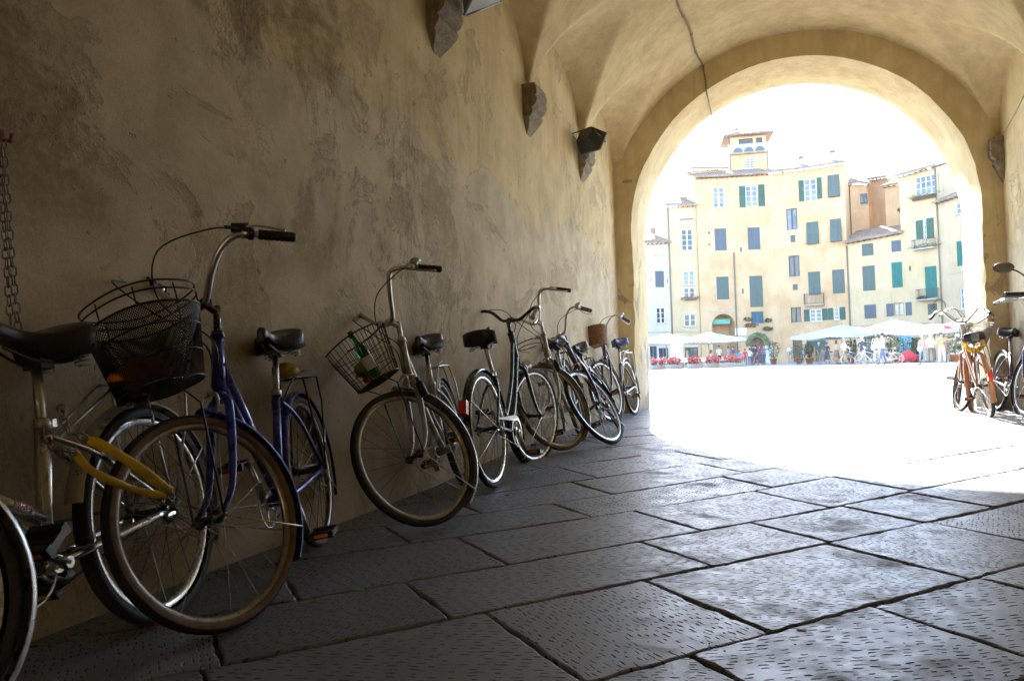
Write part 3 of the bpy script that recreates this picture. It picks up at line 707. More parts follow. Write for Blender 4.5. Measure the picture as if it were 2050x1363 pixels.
        for x in (-.2, -.12, -.04, .04): q.tube([(x, -.05, zr), (x, .05, zr)], .0035, 5)
        ck = q.obj('carrier', RM, root)
        q = MB(); q.tube(crv([(.04, .03, zr+.01), (-.1, .03, zr+.03), (-.2, .02, zr+.035), (-.2, -.02, zr+.035), (-.1, -.03, zr+.03), (.04, -.03, zr+.01)], 4), .003, 5); q.obj('spring_clip', RM, ck)
    if B.get('reflector'):
        a = R_(B['reflector']); R2 = r+.03; p = RH+Vector((R2*cos(a), 0, R2*sin(a))); T = Matrix.Translation(p) @ Matrix.Rotation(-a+pi, 4, 'Y')
        q = MB(); q.box((-.022, 0, 0), (.035, .045, .075), 0, T); q.obj('rear_light', mat('red_lens', (.75, .03, .015), .2, coat=.5), root)
    if B.get('lamp'):
        q = MB(); TL = Matrix.Translation(S((.09, 0, B['lamp']))) @ f2.to_track_quat('Z', 'Y').to_matrix().to_4x4()
        q.lathe([(0, -.05), (.012, -.048), (.03, -.015), (.036, .01), (.038, .02)], 16, 0, TL); q.lathe([(.038, .02), (.03, .027), (0, .03)], 16, 1, TL); q.tube([S((.02, 0, B['lamp']-.03)), S((.08, 0, B['lamp']-.02))], .004, 6)
        q.obj('headlight', [CHR, GLS], root)
    if B.get('dynamo'):
        q = MB(); p = (.02, .075, .33); q.tube(SS([(.0, .06, .30), (.0, .08, .30)]), .008, 6); q.tube(SS([(-.01, .085, .26), (.01, .085, .33)]), .019, 10); q.tube(SS([(.01, .085, .33), (.015, .083, .355)]), .01, 8); q.obj('dynamo', BLK, root)
    if B.get('wreflect'):
        q = MB(); T = TF @ Matrix.Translation((.19*cos(.9), 0, .19*sin(.9))) @ Matrix.Rotation(-.9+pi/2, 4, 'Y'); q.box((0, 0, 0), (.075, .012, .028), 0, T); q.obj('spoke_reflector', BLK, root)
    if B.get('stand'):
        q = MB(); q.tube(crv([(.36, .03, .25), (.33, .10, .12), (.30, .17, .01)], 4), .008, 7); q.obj('kickstand', ALU, root)
    return dict(root=root, S=S, SS=SS, TF=TF, slen=slen, ex=ex, z0=z0, BB=BB, RH=RH, ST=ST, SP=SP, H0=H0, H1=H1, half=half)
def strip_text(body, mt, parent, size, M, name='lettering', ext=.0006):
    cu = bpy.data.curves.new(name, 'FONT'); cu.body = body; cu.size = size; cu.extrude = ext; cu.align_x = 'CENTER'; cu.align_y = 'CENTER'; cu.resolution_u = 3
    tmp = bpy.data.objects.new('tmp', cu); COL.objects.link(tmp); dg = bpy.context.evaluated_depsgraph_get()
    me = bpy.data.meshes.new_from_object(tmp.evaluated_get(dg)); bpy.data.objects.remove(tmp); me.materials.clear(); me.materials.append(mt)
    o = link(name, me, parent); o.matrix_local = M; return o
def ell(cx, a, b, z, n, ph=0, pw=2.0):     # rounded outline, flat side towards the head tube
    out = []
    for i in range(n):
        t = 2*pi*i/n+ph; c, s = cos(t), sin(t); out.append(Vector((cx+a*(abs(c)**(2/pw))*(1 if c > 0 else -1), b*(abs(s)**(2/pw))*(1 if s > 0 else -1), z)))
    return out
def basket(bk, kind, cx, z, a0, b0, a1, b1, h, tilt=0, mt=None):
    """front basket hung before the head tube; outline a0,b0 at the base, a1,b1 at the rim"""
    T = lambda p: bk['S'](Matrix.Rotation(R_(20)+tilt, 3, 'Y') @ (Vector(p)-Vector((cx-a1, 0, 0)))+Vector((cx-a1, 0, z)))
    root = bk['root']; n = 72; mt = mt or DST
    def lvl(t, n=n, pw=2.6): return ell(cx+(a1-a0)*0*(1-t), a0+(a1-a0)*t, b0+(b1-b0)*t, h*t, n, pw=pw)
    rim = MB(); rim.tube([T(p) for p in lvl(1)], .0042, 6, closed=True); rim.tube([T(p) for p in lvl(0)], .0042, 6, closed=True)
    if kind == 'mesh':
        rim.tube([T(p) for p in lvl(.72)], .0026, 5, closed=True); rim.tube([T(p) for p in lvl(.36)], .0026, 5, closed=True)
        # raised wire gallery round the far side of the rim
        for dz in (.03, .055): rim.tube([T(p+Vector((0, 0, dz))) for p in lvl(1.04)], .0032, 6, closed=True)
        for i in range(0, n, 9): p = lvl(1.0)[i]; rim.tube([T(p), T(p+Vector((0, 0, .055)))], .0026, 5)
    bo = rim.obj('basket', mt, root)
    if kind == 'mesh':
        q = MB(); nn = 116; rows_ = 22; L = [lvl(i/rows_, nn, 2.6) for i in range(rows_+1)]
        for k in range(nn):
            for sg in (1, -1): q.tube([T(L[i][(k+sg*i) % nn]) for i in range(0, rows_+1)], .0016, 3, cap=False)
        for gx in range(-11, 12):      # woven bottom
            x = gx/11.5; w = sqrt(1-abs(x)**2.6); q.tube([T((cx+a0*x, -b0*w, 0)), T((cx+a0*x, b0*w, 0))], .0012, 3)
            q.tube([T((cx-a0*w, b0*x, 0)), T((cx+a0*w, b0*x, 0))], .0012, 3)
        q.obj('wire_mesh', mt, bo, kind='stuff')
    elif kind == 'wire':
        nn = 40; q = MB()
        for t in (.25, .5, .75): q.tube([T(p) for p in lvl(t)], .0018, 4, closed=True)
        A_, B_ = lvl(0, nn), lvl(1, nn)
        for k in range(nn): q.tube([T(A_[k]), T(B_[k])], .0016, 4)
        for gx in range(-8, 9):
            x = gx/8.5; w = sqrt(1-abs(x)**2.6); q.tube([T((cx+a0*x, -b0*w, 0)), T((cx+a0*x, b0*w, 0))], .0016, 4)
        q.obj('wire_mesh', mt, bo, kind='stuff')
    else:
        nn = 34; q = MB(); rows_ = 17
        for j in range(rows_+1):
            t = j/rows_; P = lvl(t, nn*2); cc = Vector((cx, 0, h*t))
            q.tube([T(p+(p-cc).normalized()*.003*(1 if (i//2+j) % 2 else -1)) for i, p in enumerate(P)], .0065, 5, closed=True)
        A_, B_ = lvl(0, nn), lvl(1.0, nn)
        for k in range(nn): q.tube([T(A_[k]), T(B_[k])], .0045, 5)
        q.obj('weave', mt, bo, kind='stuff')
        q = MB(); P = lvl(1.02, 90)
        for ph in (0, pi): q.tube([T(p+Vector((0, 0, .006+.006*sin(i*.9+ph)))+(p-Vector((cx, 0, h))).normalized()*.006*cos(i*.9+ph)) for i, p in enumerate(P)], .006, 5, closed=True)
        q.obj('braided_rim', mt, bo)
        q = MB(); q.add([T(p) for p in ell(cx, a0, b0, 0, 30, pw=2.6)], [tuple(range(30))]); q.obj('base', mt, bo)
    # support struts down to the axle
    q = MB()
    for sg in (1, -1): q.tube([T((cx+a0*.3, sg*b0*.7, -.002)), bk['S']((.12, sg*.075, .33)), bk['S']((.05, sg*.072, .0))], .0036, 6)
    q.obj('basket_stay', B_STAY, root)
    return T
B_STAY = DST
RUSTW = (.13, .075, .035)
BLUE = paint('blue_enamel', (.022, .028, .30), .28, .1)
SILV = paint('silver_paint', (.33, .31, .28), .35, .5, dirt=(.22, .18, .13))
ALLOY = mat('polished_alloy', (.62, .61, .60), .2, 1, var=.08, sc=9)
DGRN = paint('dark_green_enamel', (.012, .035, .032), .25, .1)
CHAMP = paint('champagne_paint', (.36, .31, .22), .4, .3, dirt=(.2, .15, .1))
BLKP = paint('black_enamel', (.012, .012, .015), .25)
GRNT = mat('brown_rubber', (.09, .05, .025), .6, var=.2, sc=30)
CRM = mat('cream_plastic', (.45, .38, .22), .5, var=.15)
WRIM = mat('white_rim', (.75, .76, .75), .25, .5, var=.1)
BRIM = mat('worn_steel_rim', (.30, .27, .22), .35, .9, var=.2, sc=25, dirt=(.14, .09, .05))
BRNM = paint('maroon_enamel', (.05, .02, .025), .3, .3)

# --- blue bicycle with the black mesh basket (front wheel turned towards the wall)
b1 = bike('blue_bicycle', 'blue step-through bicycle with a black mesh basket, its orange-walled front wheel turned across the picture',
          dict(r=.32, wb=1.0, sl=.70, paint=BLUE, tyre=RUB, side=RUBB, rim=BRIM, style='mono', hb='turned', rise=.145, st=.66, sz=.87, fr=.015, h1=.60, barm=ALU, stemm=BLKP, lever=ALU, post=CHR, rack=DST, crank=70, loop=-.02, lf=.17, stay2=163, mf1=180, ext=.05, tilt=-.06, reflector=0, mf0=66, ptilt=.1),
          (-1.735, 2.615, 0), -70.9, 9.0, -31, .935)
T1 = basket(b1, 'mesh', .205, .42, .10, .135, .135, .175, .215, tilt=R_(-4), mt=BLK)
# --- silver bicycle with wire basket
b2 = bike('silver_bicycle', 'dirty silver ladies bicycle with a bent wire basket that holds a green bottle',
          dict(r=.32, wb=1.0, sl=.675, paint=SILV, tyre=RUB, rim=BRIM, style='curve', hb='high', rise=.155, st=.62, sz=.85, h1=.58, rack=CHR, crank=200, bell=1, lever=CHR, loop=-.02, ext=.05, dynamo=True, stand=False, fork=SILV, guard=SILV, wreflect=False),
          (-1.685, 3.99, gz(3.99)), -74.5, 14.0, -42, .975)
T2 = basket(b2, 'wire', .18, .415, .085, .115, .125, .165, .22, tilt=R_(4), mt=DST)
# --- dark green bicycle seen from behind
b3 = bike('dark_green_bicycle', 'dark green roadster bicycle seen from behind with a red rear light and swept handlebar',
          dict(r=.33, wb=1.03, sl=.70, paint=DGRN, tyre=RUB, rim=WRIM, style='curve', hb='flat', rise=.07, st=.64, sz=.86, h1=.62, reflector=158, crank=-62, grip=CRM, barm=BLKP, lever=CHR, bell=1, guard=BLKP, lamp=.36, stemm=BLKP, loop=.0, post=CHR, tilt=-.18, ext=.04, gripsm=1),
          (-1.527, 4.01, gz(4.01)), 93.5, -6.6, -17, .987)
# --- champagne bicycle
b4 = bike('champagne_bicycle', 'worn champagne bicycle with high handlebars and no basket, behind the dark green one',
          dict(r=.34, wb=1.03, sl=.70, paint=CHAMP, tyre=mat('tan_tyre', (.10, .07, .04), .75, var=.2, sc=30), rim=BRIM, style='curve', hb='high', rise=.16, st=.62, sz=.84, h1=.60, crank=-80, dynamo=True, loop=.0, ext=.05, rack=DST, wreflect=True, guard=CHAMP),
          (-1.625, 6.38, gz(6.38)), -82, 12.4, -38, .978)
q = MB(); q.tube([b4['S'](p) for p in crv([(.08, .06, .52), (.2, .1, .50), (.28, .02, .48), (.27, -.08, .48), (.14, -.1, .50), (.06, -.04, .52)], 4)], .004, 6); q.tube([b4['S'](p) for p in crv([(.0, .0, .50), (.12, .09, .48), (.24, .05, .46), (.24, -.05, .46), (.1, -.09, .48)], 4)], .0035, 6); q.obj('basket_bracket', RST, b4['root'])
# --- black bicycle leaning far over
b5 = bike('black_bicycle', 'black bicycle leaning far over against the others, bright white rim on its front wheel',
          dict(r=.335, wb=1.03, sl=.67, paint=BRNM, tyre=RUB, rim=WRIM, style='gents', hb='flat', rise=.12, st=.66, sz=.84, h1=.60, grip=GRNT, bell=1, crank=-30, guardm=BLKP, mf0=80, mf1=150, rack=DST, loop=-.03, ext=.05, lever=CHR),
          (-1.36, 6.84, gz(6.84)), -82, 26.5, -20, .99)
# --- bicycle with wicker basket
b6 = bike('wicker_basket_bicycle', 'bicycle with a brown wicker basket, farthest along the left wall beside the pier',
          dict(r=.33, wb=1.03, sl=.69, paint=BRNM, tyre=RUB, rim=CHR, style='curve', hb='flat', rise=.10, st=.62, sz=.86, h1=.60, sad=mat('blue_saddle', (.03, .05, .14), .35, var=.1), bell=1, lamp=.66, rack=CHR, crank=15, guardm=CHR, ext=.06, loop=0, grip=BLK),
          (-1.63, 8.95, gz(8.95)), -93, 9.0, -14, 1.0)
WICK = mat('wicker', (.24, .115, .045), .6, var=.35, sc=40, bump=.002)
T6 = basket(b6, 'wicker', .20, .50, .10, .13, .13, .165, .18, tilt=R_(-6), mt=WICK)
# --- silver folding bicycle at the left edge
b0 = bike('alloy_bicycle', 'polished alloy low-framed bicycle at the left edge, chained with a yellow sleeved lock',
          dict(r=.31, wb=.93, stx=.37, spx=.36, sl=.58, paint=ALLOY, tyre=mat('black_rough_tyre', (.02, .02, .021), .7, var=.3, sc=40, bump=.002), tw=.024, rim=WRIM, style='low', hb='straight', rise=.05, st=.60, sz=.80, h1=.55, h0=.42, fr=.019, rack=ALU, crank=205, guardm=mat('silver_mudguard', (.55, .56, .57), .3, .6, var=.1), post=ALU, ext=.05, ptilt=.6, tilt=-.06),
          (-1.655, 1.73, 0), -78, 9.0, -35, .98)
REDL = mat('red_lettering', (.55, .02, .02), .4, var=.1)
def letters(a, b, off, body, size):
    """text along a->b on the left face of a tube, reading from the left side of the bicycle"""
    x = (b-a).normalized(); n = Vector((0, 1, 0)); x = (x-n*x.dot(n)).normalized(); y = n.cross(x); M = Matrix((x, y, n)).transposed().to_4x4(); M.translation = (a+b)/2+n*off; strip_text(body, REDL, b0['root'], size, M)
c = b0['BB'].lerp(b0['ST'], .86); letters(c+Vector((.05, 0, 0)), c-Vector((.05, 0, 0)), .0205, '2', .05)
cA, cB = b0['H0'].lerp(b0['BB'], .55), b0['BB'].lerp(b0['ST'], .32); letters(cA, cB, .0192, 'MBM', .027)
# ================================================================== houses across the piazza
ZN = {1: (5.242, 1290, 240), 2: (5.242, 1600, 240), 3: (5.048, 1290, 480), 4: (5.047, 1600, 480), 0: (1, 0, 0)}
def zp(z, x, y): s, ox, oy = ZN[z]; return ox+x/s, oy+y/s
def gpt(px, depth):
    hy = 681.5+(HOR-681.5) - math.tan(ROLL)*(px-1025); d = ray(px, hy); d.z = 0; k = depth/d.dot(Vector((CF.x, CF.y, 0)).normalized()); return d*k
class Fac:
    def __init__(s, pa, da, pb, db):
        s.A = gpt(pa, da); s.Bp = gpt(pb, db); s.e = (s.Bp-s.A).normalized(); s.L = (s.Bp-s.A).length
        s.n = Vector((s.e.y, -s.e.x, 0))                      # towards the camera
    def at(s, px, py):
        d = ray(px, py); o = Vector((0, 0, CH)); t = (s.A-o).dot(s.n)/d.dot(s.n); p = o+d*t; return (p-s.A).dot(s.e), p.z
    def rect(s, z, x0, y0, x1, y1):
        a, b = zp(z, x0, y0); c, d = zp(z, x1, y1); mx, my = (a+c)/2, (b+d)/2
        return s.at(a, my)[0], s.at(mx, d)[1], s.at(c, my)[0], s.at(mx, b)[1]      # s0,z0,s1,z1
    def P(s, u, z, d=0): return s.A+s.e*u+Vector((0, 0, z))+s.n*d
def wallmat(name, c, c2, st_=.35):
    n = NT(name); P = n.P(); b = n.noise(.5, 7, .65); v = n.noise(1, 6, .6, vec=n.map(P, sc=(2.2, 2.2, .35)))
    col = n.mix(n.ss(b, .35, .65), c, c2); col = n.mix(n.m('MULTIPLY', n.ss(v, .5, .75), st_), col, tuple(x*.62 for x in c))
    col = n.mix(n.m('MULTIPLY', n.ss(n.noise(3, 8, .7), .58, .7), .3), col, (.5, .46, .4))
    return n.out(col=col, rough=.9, nrm=n.bump(n.noise(14, 5), .02))
HY = wallmat('yellow_house_wall', (.53, .335, .17), (.61, .425, .245)); HC = wallmat('cream_house_wall', (.53, .405, .225), (.59, .465, .285))
HW_ = wallmat('white_house_wall', (.53, .485, .41), (.60, .56, .48)); HB = wallmat('beige_house_wall', (.50, .385, .235), (.56, .445, .29)); HO = wallmat('orange_house_wall', (.47, .30, .16), (.54, .38, .22))
STN = wallmat('rubble_wall', (.26, .21, .17), (.42, .36, .30))
GS = mat('green_shutter', (.03, .10, .075), .6, var=.15); GG = mat('grey_green_shutter', (.10, .135, .12), .7, var=.15); GB = mat('grey_blue_shutter', (.10, .125, .15), .7, var=.15)
GT = mat('teal_shutter', (.01, .16, .13), .6, var=.12); WF = mat('white_window_frame', (.72, .72, .70), .6, var=.06); BF = mat('brown_window_frame', (.09, .04, .03), .6, var=.2)
PN = mat('window_pane', (.12, .15, .20), .12, var=.5, sc=.7); PND = mat('dark_pane', (.05, .055, .065), .15, var=.5, sc=.7); CURT = mat('curtain_pane', (.45, .47, .5), .5, var=.2, sc=1)
WOODD = mat('door_wood', (.42, .25, .10), .6, var=.2, sc=3); IRN = mat('railing_iron', (.07, .07, .07), .6); GRS = mat('stone_trim', (.42, .40, .36), .8, var=.2, sc=2)
BDK = mat('unlit_backing', (.03, .03, .035), .9)
def rooft():
    n = NT('roof_tiles'); f = n.noise(1.6, 6, .7); g = n.noise(7, 4)
    c = n.mix(n.ss(f, .35, .65), (.22, .13, .085), (.36, .27, .2)); c = n.mix(n.m('MULTIPLY', n.ss(g, .5, .7), .6), c, (.13, .13, .11))
    return n.out(col=c, rough=.9)
RTL = rooft(); RWD = mat('rafter_wood', (.10, .075, .055), .8, var=.3, sc=2)
def cells(m, F, u0, u1, top, ops, d=0):
    """wall strip by strip with rectangular openings; top(u) is the eave line"""
    cuts = {u0, u1}
    for o in ops: cuts |= {o[0], o[2]}
    cuts |= {u0+(u1-u0)*i/6 for i in range(7)}
    cuts = sorted(c for c in cuts if u0-1e-6 <= c <= u1+1e-6)
    for a, b in zip(cuts, cuts[1:]):
        if b-a < 1e-4: continue
        mid = (a+b)/2; hs = sorted((max(o[1], 0), o[3]) for o in ops if o[0] < mid < o[2]); z = -.3
        for h0, h1 in hs:
            if h0 > z: m.quad(F.P(a, z, d), F.P(b, z, d), F.P(b, h0, d), F.P(a, h0, d))
            z = max(z, h1)
        m.quad(F.P(a, z, d), F.P(b, z, d), F.P(b, top(b), d), F.P(a, top(a), d))
    for o in ops:
        z0 = max(o[1], -.1); D = d-.28
        for (a, b) in (((o[0], z0), (o[0], o[3])), ((o[0], o[3]), (o[2], o[3])), ((o[2], o[3]), (o[2], z0)), ((o[2], z0), (o[0], z0))):
            m.quad(F.P(*a, d), F.P(*b, d), F.P(*b, D), F.P(*a, D))
def fbox(m, F, u0, z0, u1, z1, d0, d1, mi=0):
    P = [F.P(u, z, d) for d in (d0, d1) for (u, z) in ((u0, z0), (u1, z0), (u1, z1), (u0, z1))]
    m.add(P, [(3, 2, 1, 0), (4, 5, 6, 7), (0, 1, 5, 4), (1, 2, 6, 5), (2, 3, 7, 6), (3, 0, 4, 7)], mi)
def leaf(par, F, u0, z0, u1, z1, d, mt, tilt=0):
    m = MB(); fw = .07; fbox(m, F, u0, z0, u0+fw, z1, d, d+.05); fbox(m, F, u1-fw, z0, u1, z1, d, d+.05)
    for z in (z0, (z0+z1)/2-.04, z1-.08): fbox(m, F, u0+fw, z, u1-fw, z+.08, d, d+.05)
    n = max(4, int((z1-z0)/.11)); uu0, uu1 = u0+fw, u1-fw
    for i in range(n):
        z = z0+(z1-z0)*(i+.1)/n; h = (z1-z0)/n; m.quad(F.P(uu0, z, d+.045), F.P(uu1, z, d+.045), F.P(uu1, z+h*.95, d+.01), F.P(uu0, z+h*.95, d+.01))
    if tilt:
        hz = z0+(z1-z0)*.98
        for i, v in enumerate(m.v):
            k = (hz-v.z); m.v[i] = v+F.n*max(0, k)*tilt
    return m.obj('shutter', mt, par)
def win(par, F, r, kind, fm=None, pm=None, rows=4, cols=2, d=-.16):
    u0, z0, u1, z1 = r
    if kind[0] == 'S':
        mt = fm or GG; c = (u0+u1)/2; t = .22 if 'T' in kind else 0
        if u1-u0 < .75: leaf(par, F, u0, z0, u1, z1, -.08, mt); return
        leaf(par, F, u0, z0, c-.01, z1, -.08, mt, t); leaf(par, F, c+.01, z0, u1, z1, -.08, mt, t)
        return
    fm = fm or WF; pm = pm or PN; m = MB(); w = .08
    fbox(m, F, u0, z0, u0+w, z1, d, d+.07); fbox(m, F, u1-w, z0, u1, z1, d, d+.07); fbox(m, F, u0+w, z0, u1-w, z0+w, d, d+.07); fbox(m, F, u0+w, z1-w, u1-w, z1, d, d+.07)
    for i in range(1, cols): c = u0+(u1-u0)*i/cols; ww = .075 if cols == 2 else .04; fbox(m, F, c-ww, z0+w, c+ww, z1-w, d, d+.06)
    for i in range(1, rows):
        z = z0+(z1-z0)*i/rows; fbox(m, F, u0+w, z-.022, u1-w, z+.022, d, d+.045)
    f = m.obj('window', fm, par)
    q = MB(); fbox(q, F, u0-.1, z0-.09, u1+.1, z0, -.05, .09); q.obj('sill', GRS, f)
    for i in range(cols):
        a = u0+(u1-u0)*i/cols; b = u0+(u1-u0)*(i+1)/cols; q = MB(); q.quad(F.P(a, z0, d+.01), F.P(b, z0, d+.01), F.P(b, z1, d+.01), F.P(a, z1, d+.01)); q.obj('pane', pm, f)
    return f
def roof(par, F, u0, u1, top, back=5, over=.55, slope=.36, gut=True):
    m = MB(); n = max(8, int((u1-u0)/.07)); per = .30; us = [u0-.25+(u1-u0+.5)*i/n for i in range(n+1)]; rj = random.Random(int(u1*7+top(u1)*3)); wob = [rj.uniform(-.02, .02) for _ in range(200)]
    rowsN = 4
    def cz(u): return .075*abs(sin(pi*u/per))+wob[int(u/per) % 200]
    for j in range(rowsN+1):
        d = over-(over+back)*j/rowsN
        for u in us: m.v.append(F.P(u, top(min(max(u, u0), u1))+.12+(over-d)*slope+cz(u)+.02*sin(u*.8+j), d))
    for u in us: m.v.append(F.P(u, top(min(max(u, u0), u1))+.02, over-.02))
    for u in us: m.v.append(F.P(u, top(min(max(u, u0), u1))+.02+(over)*slope*.6, -.02))
    k = n+1
    for j in range(rowsN):
        for i in range(n): a = j*k+i; m.face((a, a+1, a+k+1, a+k), 0, True)
    b = (rowsN+1)*k
    for i in range(n): m.face((i, b+i, b+i+1, i+1)); m.face((b+i, b+k+i, b+k+i+1, b+i+1))
    r = m.obj('roof', RTL, par)
    q = MB(); x = u0+.1
    while x < u1: fbox(q, F, x, top(x)-.06, x+.09, top(x)+.03, -.02, over-.08); x += .55
    q.obj('rafter_ends', RWD, par, kind='stuff')
    return r
def chimney(par, F, u, z, d, w=.5, h=1.1, mt=None):
    m = MB(); fbox(m, F, u-w/2, z, u+w/2, z+h, d-w, d); c = m.obj('chimney', mt or HC, par); q = MB(); fbox(q, F, u-w*.65, z+h, u+w*.65, z+h+.08, d-w*1.15, d+w*.15)
    q.add([F.P(u-w*.6, z+h+.15, d), F.P(u+w*.6, z+h+.15, d), F.P(u, z+h+.5, d), F.P(u-w*.6, z+h+.15, d-w), F.P(u+w*.6, z+h+.15, d-w), F.P(u, z+h+.5, d-w)], [(0, 1, 2), (3, 5, 4), (0, 2, 5, 3), (1, 4, 5, 2), (0, 3, 4, 1)]); q.obj('cowl', RTL, c)
def house(name, label, F, wm, topl, wins, sides=(8, 8), roof_=True, u0=0, u1=None, archs=(), back=5):
    par = thing(name, label, 'house', F.P(0, 0)); inv = Matrix.Translation(-F.P(0, 0)); u1 = u1 or F.L
    before = set(COL.objects)
    tp = [F.at(*zp(*t)) for t in topl]; tp.sort()
    def top(u):
        if u <= tp[0][0]: return tp[0][1]
        for a, b in zip(tp, tp[1:]):
            if u <= b[0]: return a[1]+(b[1]-a[1])*(u-a[0])/(b[0]-a[0])
        return tp[-1][1]
    ops = []; todo = []
    for w in wins:
        k, z, x0, y0, x1, y1 = w[:6]; r = F.rect(z, x0, y0, x1, y1); kw = w[6] if len(w) > 6 else {}
        r = (max(r[0], u0+.05), r[1], min(r[2], u1-.05), r[3])
        if k[0] in 'WS' : ops.append(r)
        todo.append((k, r, kw))
    for a in archs: r = F.rect(*a[:5]); r = (r[0], 0, r[2], r[3]); ops.append(r); todo.append(('ARCH', r, a[5] if len(a) > 5 else {}))
    m = MB(); cells(m, F, u0, u1, top, ops)
    for sd, u in zip(sides, (u0, u1)):
        if sd: m.quad(F.P(u, -.3), F.P(u, -.3, -sd), F.P(u, top(u)+min(sd, back)*.34, -min(sd, 99)), F.P(u, top(u)))
    m.obj('wall', wm, par); q = MB()
    for k, r, kw in todo:
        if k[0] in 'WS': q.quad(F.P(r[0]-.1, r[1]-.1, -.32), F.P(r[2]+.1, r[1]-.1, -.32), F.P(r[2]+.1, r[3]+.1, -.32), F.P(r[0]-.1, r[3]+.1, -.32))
    if q.f: q.obj('unlit_backing', BDK, par, kind='stuff')  # flat near-black sheets added behind openings: stand for unlit rooms, stop sun leaking through
    for k, r, kw in todo:
        if k[0] in 'WS': win(par, F, r, k, **kw)
        elif k == 'L': leaf(par, F, *r, .01, kw.get('fm', GS))
        elif k == 'SILL' or k == 'TRIM': q = MB(); fbox(q, F, *r, 0, kw.get('d', .12)); q.obj('ledge', kw.get('fm', GRS), par)
        elif k == 'SLIT': q = MB(); fbox(q, F, *r, -.05, .012); q.obj('vent', kw.get('fm', IRN), par)
        elif k == 'PIPE': q = MB(); q.tube([F.P((r[0]+r[2])/2, r[1], .09), F.P((r[0]+r[2])/2, r[3], .09)], .07, 8); q.obj('drainpipe', mat('copper_pipe', (.20, .17, .14), .6, .3), par)
        elif k == 'BAL': balcony(par, F, r, **kw)
        elif k == 'ARCH': arch_open(par, F, r, wm, **kw)
    if roof_: roof(par, F, u0, u1, top, back=back)
    for o in set(COL.objects)-before:
        if o is not par and o.parent is par: o.matrix_parent_inverse = inv
        elif o is not par and o.parent: pass
    return par, top
def balcony(par, F, r, slab=None, plants=False):
    u0, z0, u1, z1 = r; m = MB(); fbox(m, F, u0, z0-.12, u1, z0, 0, .8); b = m.obj('balcony', slab or GRS, par); q = MB()
    n = int((u1-u0)/.13)
    for i in range(n+1): u = u0+.04+(u1-u0-.08)*i/n; q.tube([F.P(u, z0, .76), F.P(u, z1, .76)], .013, 4)
    for uu in (u0+.04, u1-.04):
        for d in (.1, .3, .5): q.tube([F.P(uu, z0, d), F.P(uu, z1, d)], .013, 4)
        q.tube([F.P(uu, z1, 0), F.P(uu, z1, .76)], .025, 5)
    q.tube([F.P(u0+.04, z1, .76), F.P(u1-.04, z1, .76)], .025, 5); q.tube([F.P(u0+.04, z0+.1, .76), F.P(u1-.04, z0+.1, .76)], .018, 5)
    q.obj('railing', IRN, b)
def arch_open(par, F, r, wm, deep=.3, fill=None, fm=None, rise=None, back=None):
    u0, z0, u1, z1 = r; R = (u1-u0)/2; c = (u0+u1)/2; rs = rise or R; zs = z1-rs; n = 16; m = MB()
    pr = [(c-R*cos(pi*i/n), zs+rs*sin(pi*i/n)) for i in range(n+1)]
    for (a, b) in zip(pr, pr[1:]):
        m.quad(F.P(*a, .002), F.P(*b, .002), F.P(b[0], z1, .002), F.P(a[0], z1, .002)); m.quad(F.P(*a, .002), F.P(*b, .002), F.P(*b, -deep), F.P(*a, -deep))
    m.quad(F.P(u0, 0, 0), F.P(u0, zs, 0), F.P(u0, zs, -deep), F.P(u0, 0, -deep)); m.quad(F.P(u1, 0, 0), F.P(u1, zs, 0), F.P(u1, zs, -deep), F.P(u1, 0, -deep))
    o = m.obj('arch', wm, par)
    if fill:
        q = MB(); q.quad(F.P(u0, 0, -deep+.02), F.P(u1, 0, -deep+.02), F.P(u1, z1, -deep+.02), F.P(u0, z1, -deep+.02)); q.obj('door', fill, par)
def fixinv(par):
    pass
# plan of the curved row of fronts (pixel column, depth in metres)
F1 = Fac(1292, 84, 1345, 85); F2 = Fac(1345, 85, 1406, 85); F3 = Fac(1406, 84.6, 1548, 84.4); F3b = Fac(1548, 84.4, 1705, 80.5); F5 = Fac(1705, 80.5, 1815, 77); F6 = Fac(1815, 77, 1892, 74); F7 = Fac(1892, 74, 1985, 69)
# --- white house
house('white_house', 'narrow white house at the left end of the row, lower than its cream neighbour', F1, HW_, [(0, 1292, 489), (0, 1345, 487)],
      [('W', 3, 103, 80, 188, 160, dict(rows=1, pm=CURT)), ('S', 3, 110, 315, 200, 480, dict(fm=GB)), ('W', 3, 125, 685, 212, 845, dict(rows=3, pm=PND)), ('SLIT', 3, 62, 392, 72, 422), ('SLIT', 3, 230, 398, 240, 440), ('TRIM', 3, 40, 925, 300, 937, dict(d=.1)),
       ('W', 3, 60, 1075, 130, 1290, dict(fm=GB, rows=2, pm=PND)), ('W', 3, 148, 1092, 245, 1290, dict(fm=GB, rows=2, pm=PND))])
# rubble gable rising behind the white house
Fg = Fac(1312, 92, 1338, 92)
house('stone_gable', 'rough grey stone gable behind the white house', Fg, STN, [(1, 120, 1130), (1, 170, 960), (1, 235, 890)], [], roof_=False, sides=(6, 6))
# --- cream narrow house
house('cream_house', 'narrow cream house between the white house and the big yellow one', F2, HC, [(0, 1345, 415), (0, 1406, 413)],
      [('W', 1, 378, 948, 502, 1030, dict(rows=1, pm=CURT)), ('SILL', 1, 368, 1040, 515, 1050), ('W', 1, 390, 1150, 508, 1373, dict(rows=4, pm=PND)), ('W', 3, 395, 315, 508, 458, dict(rows=3)), ('W', 3, 400, 485, 512, 582, dict(rows=2, pm=PND)),
       ('W', 3, 405, 750, 520, 875, dict(rows=2, pm=PND)), ('SLIT', 3, 572, 208, 600, 350, dict(fm=BF)), ('SLIT', 3, 590, 540, 610, 565), ('PIPE', 1, 262, 910, 282, 2500), ('TRIM', 3, 310, 912, 630, 926, dict(d=.1)),
       ('W', 3, 410, 1085, 545, 1290, dict(rows=2, pm=PND, fm=GS))])
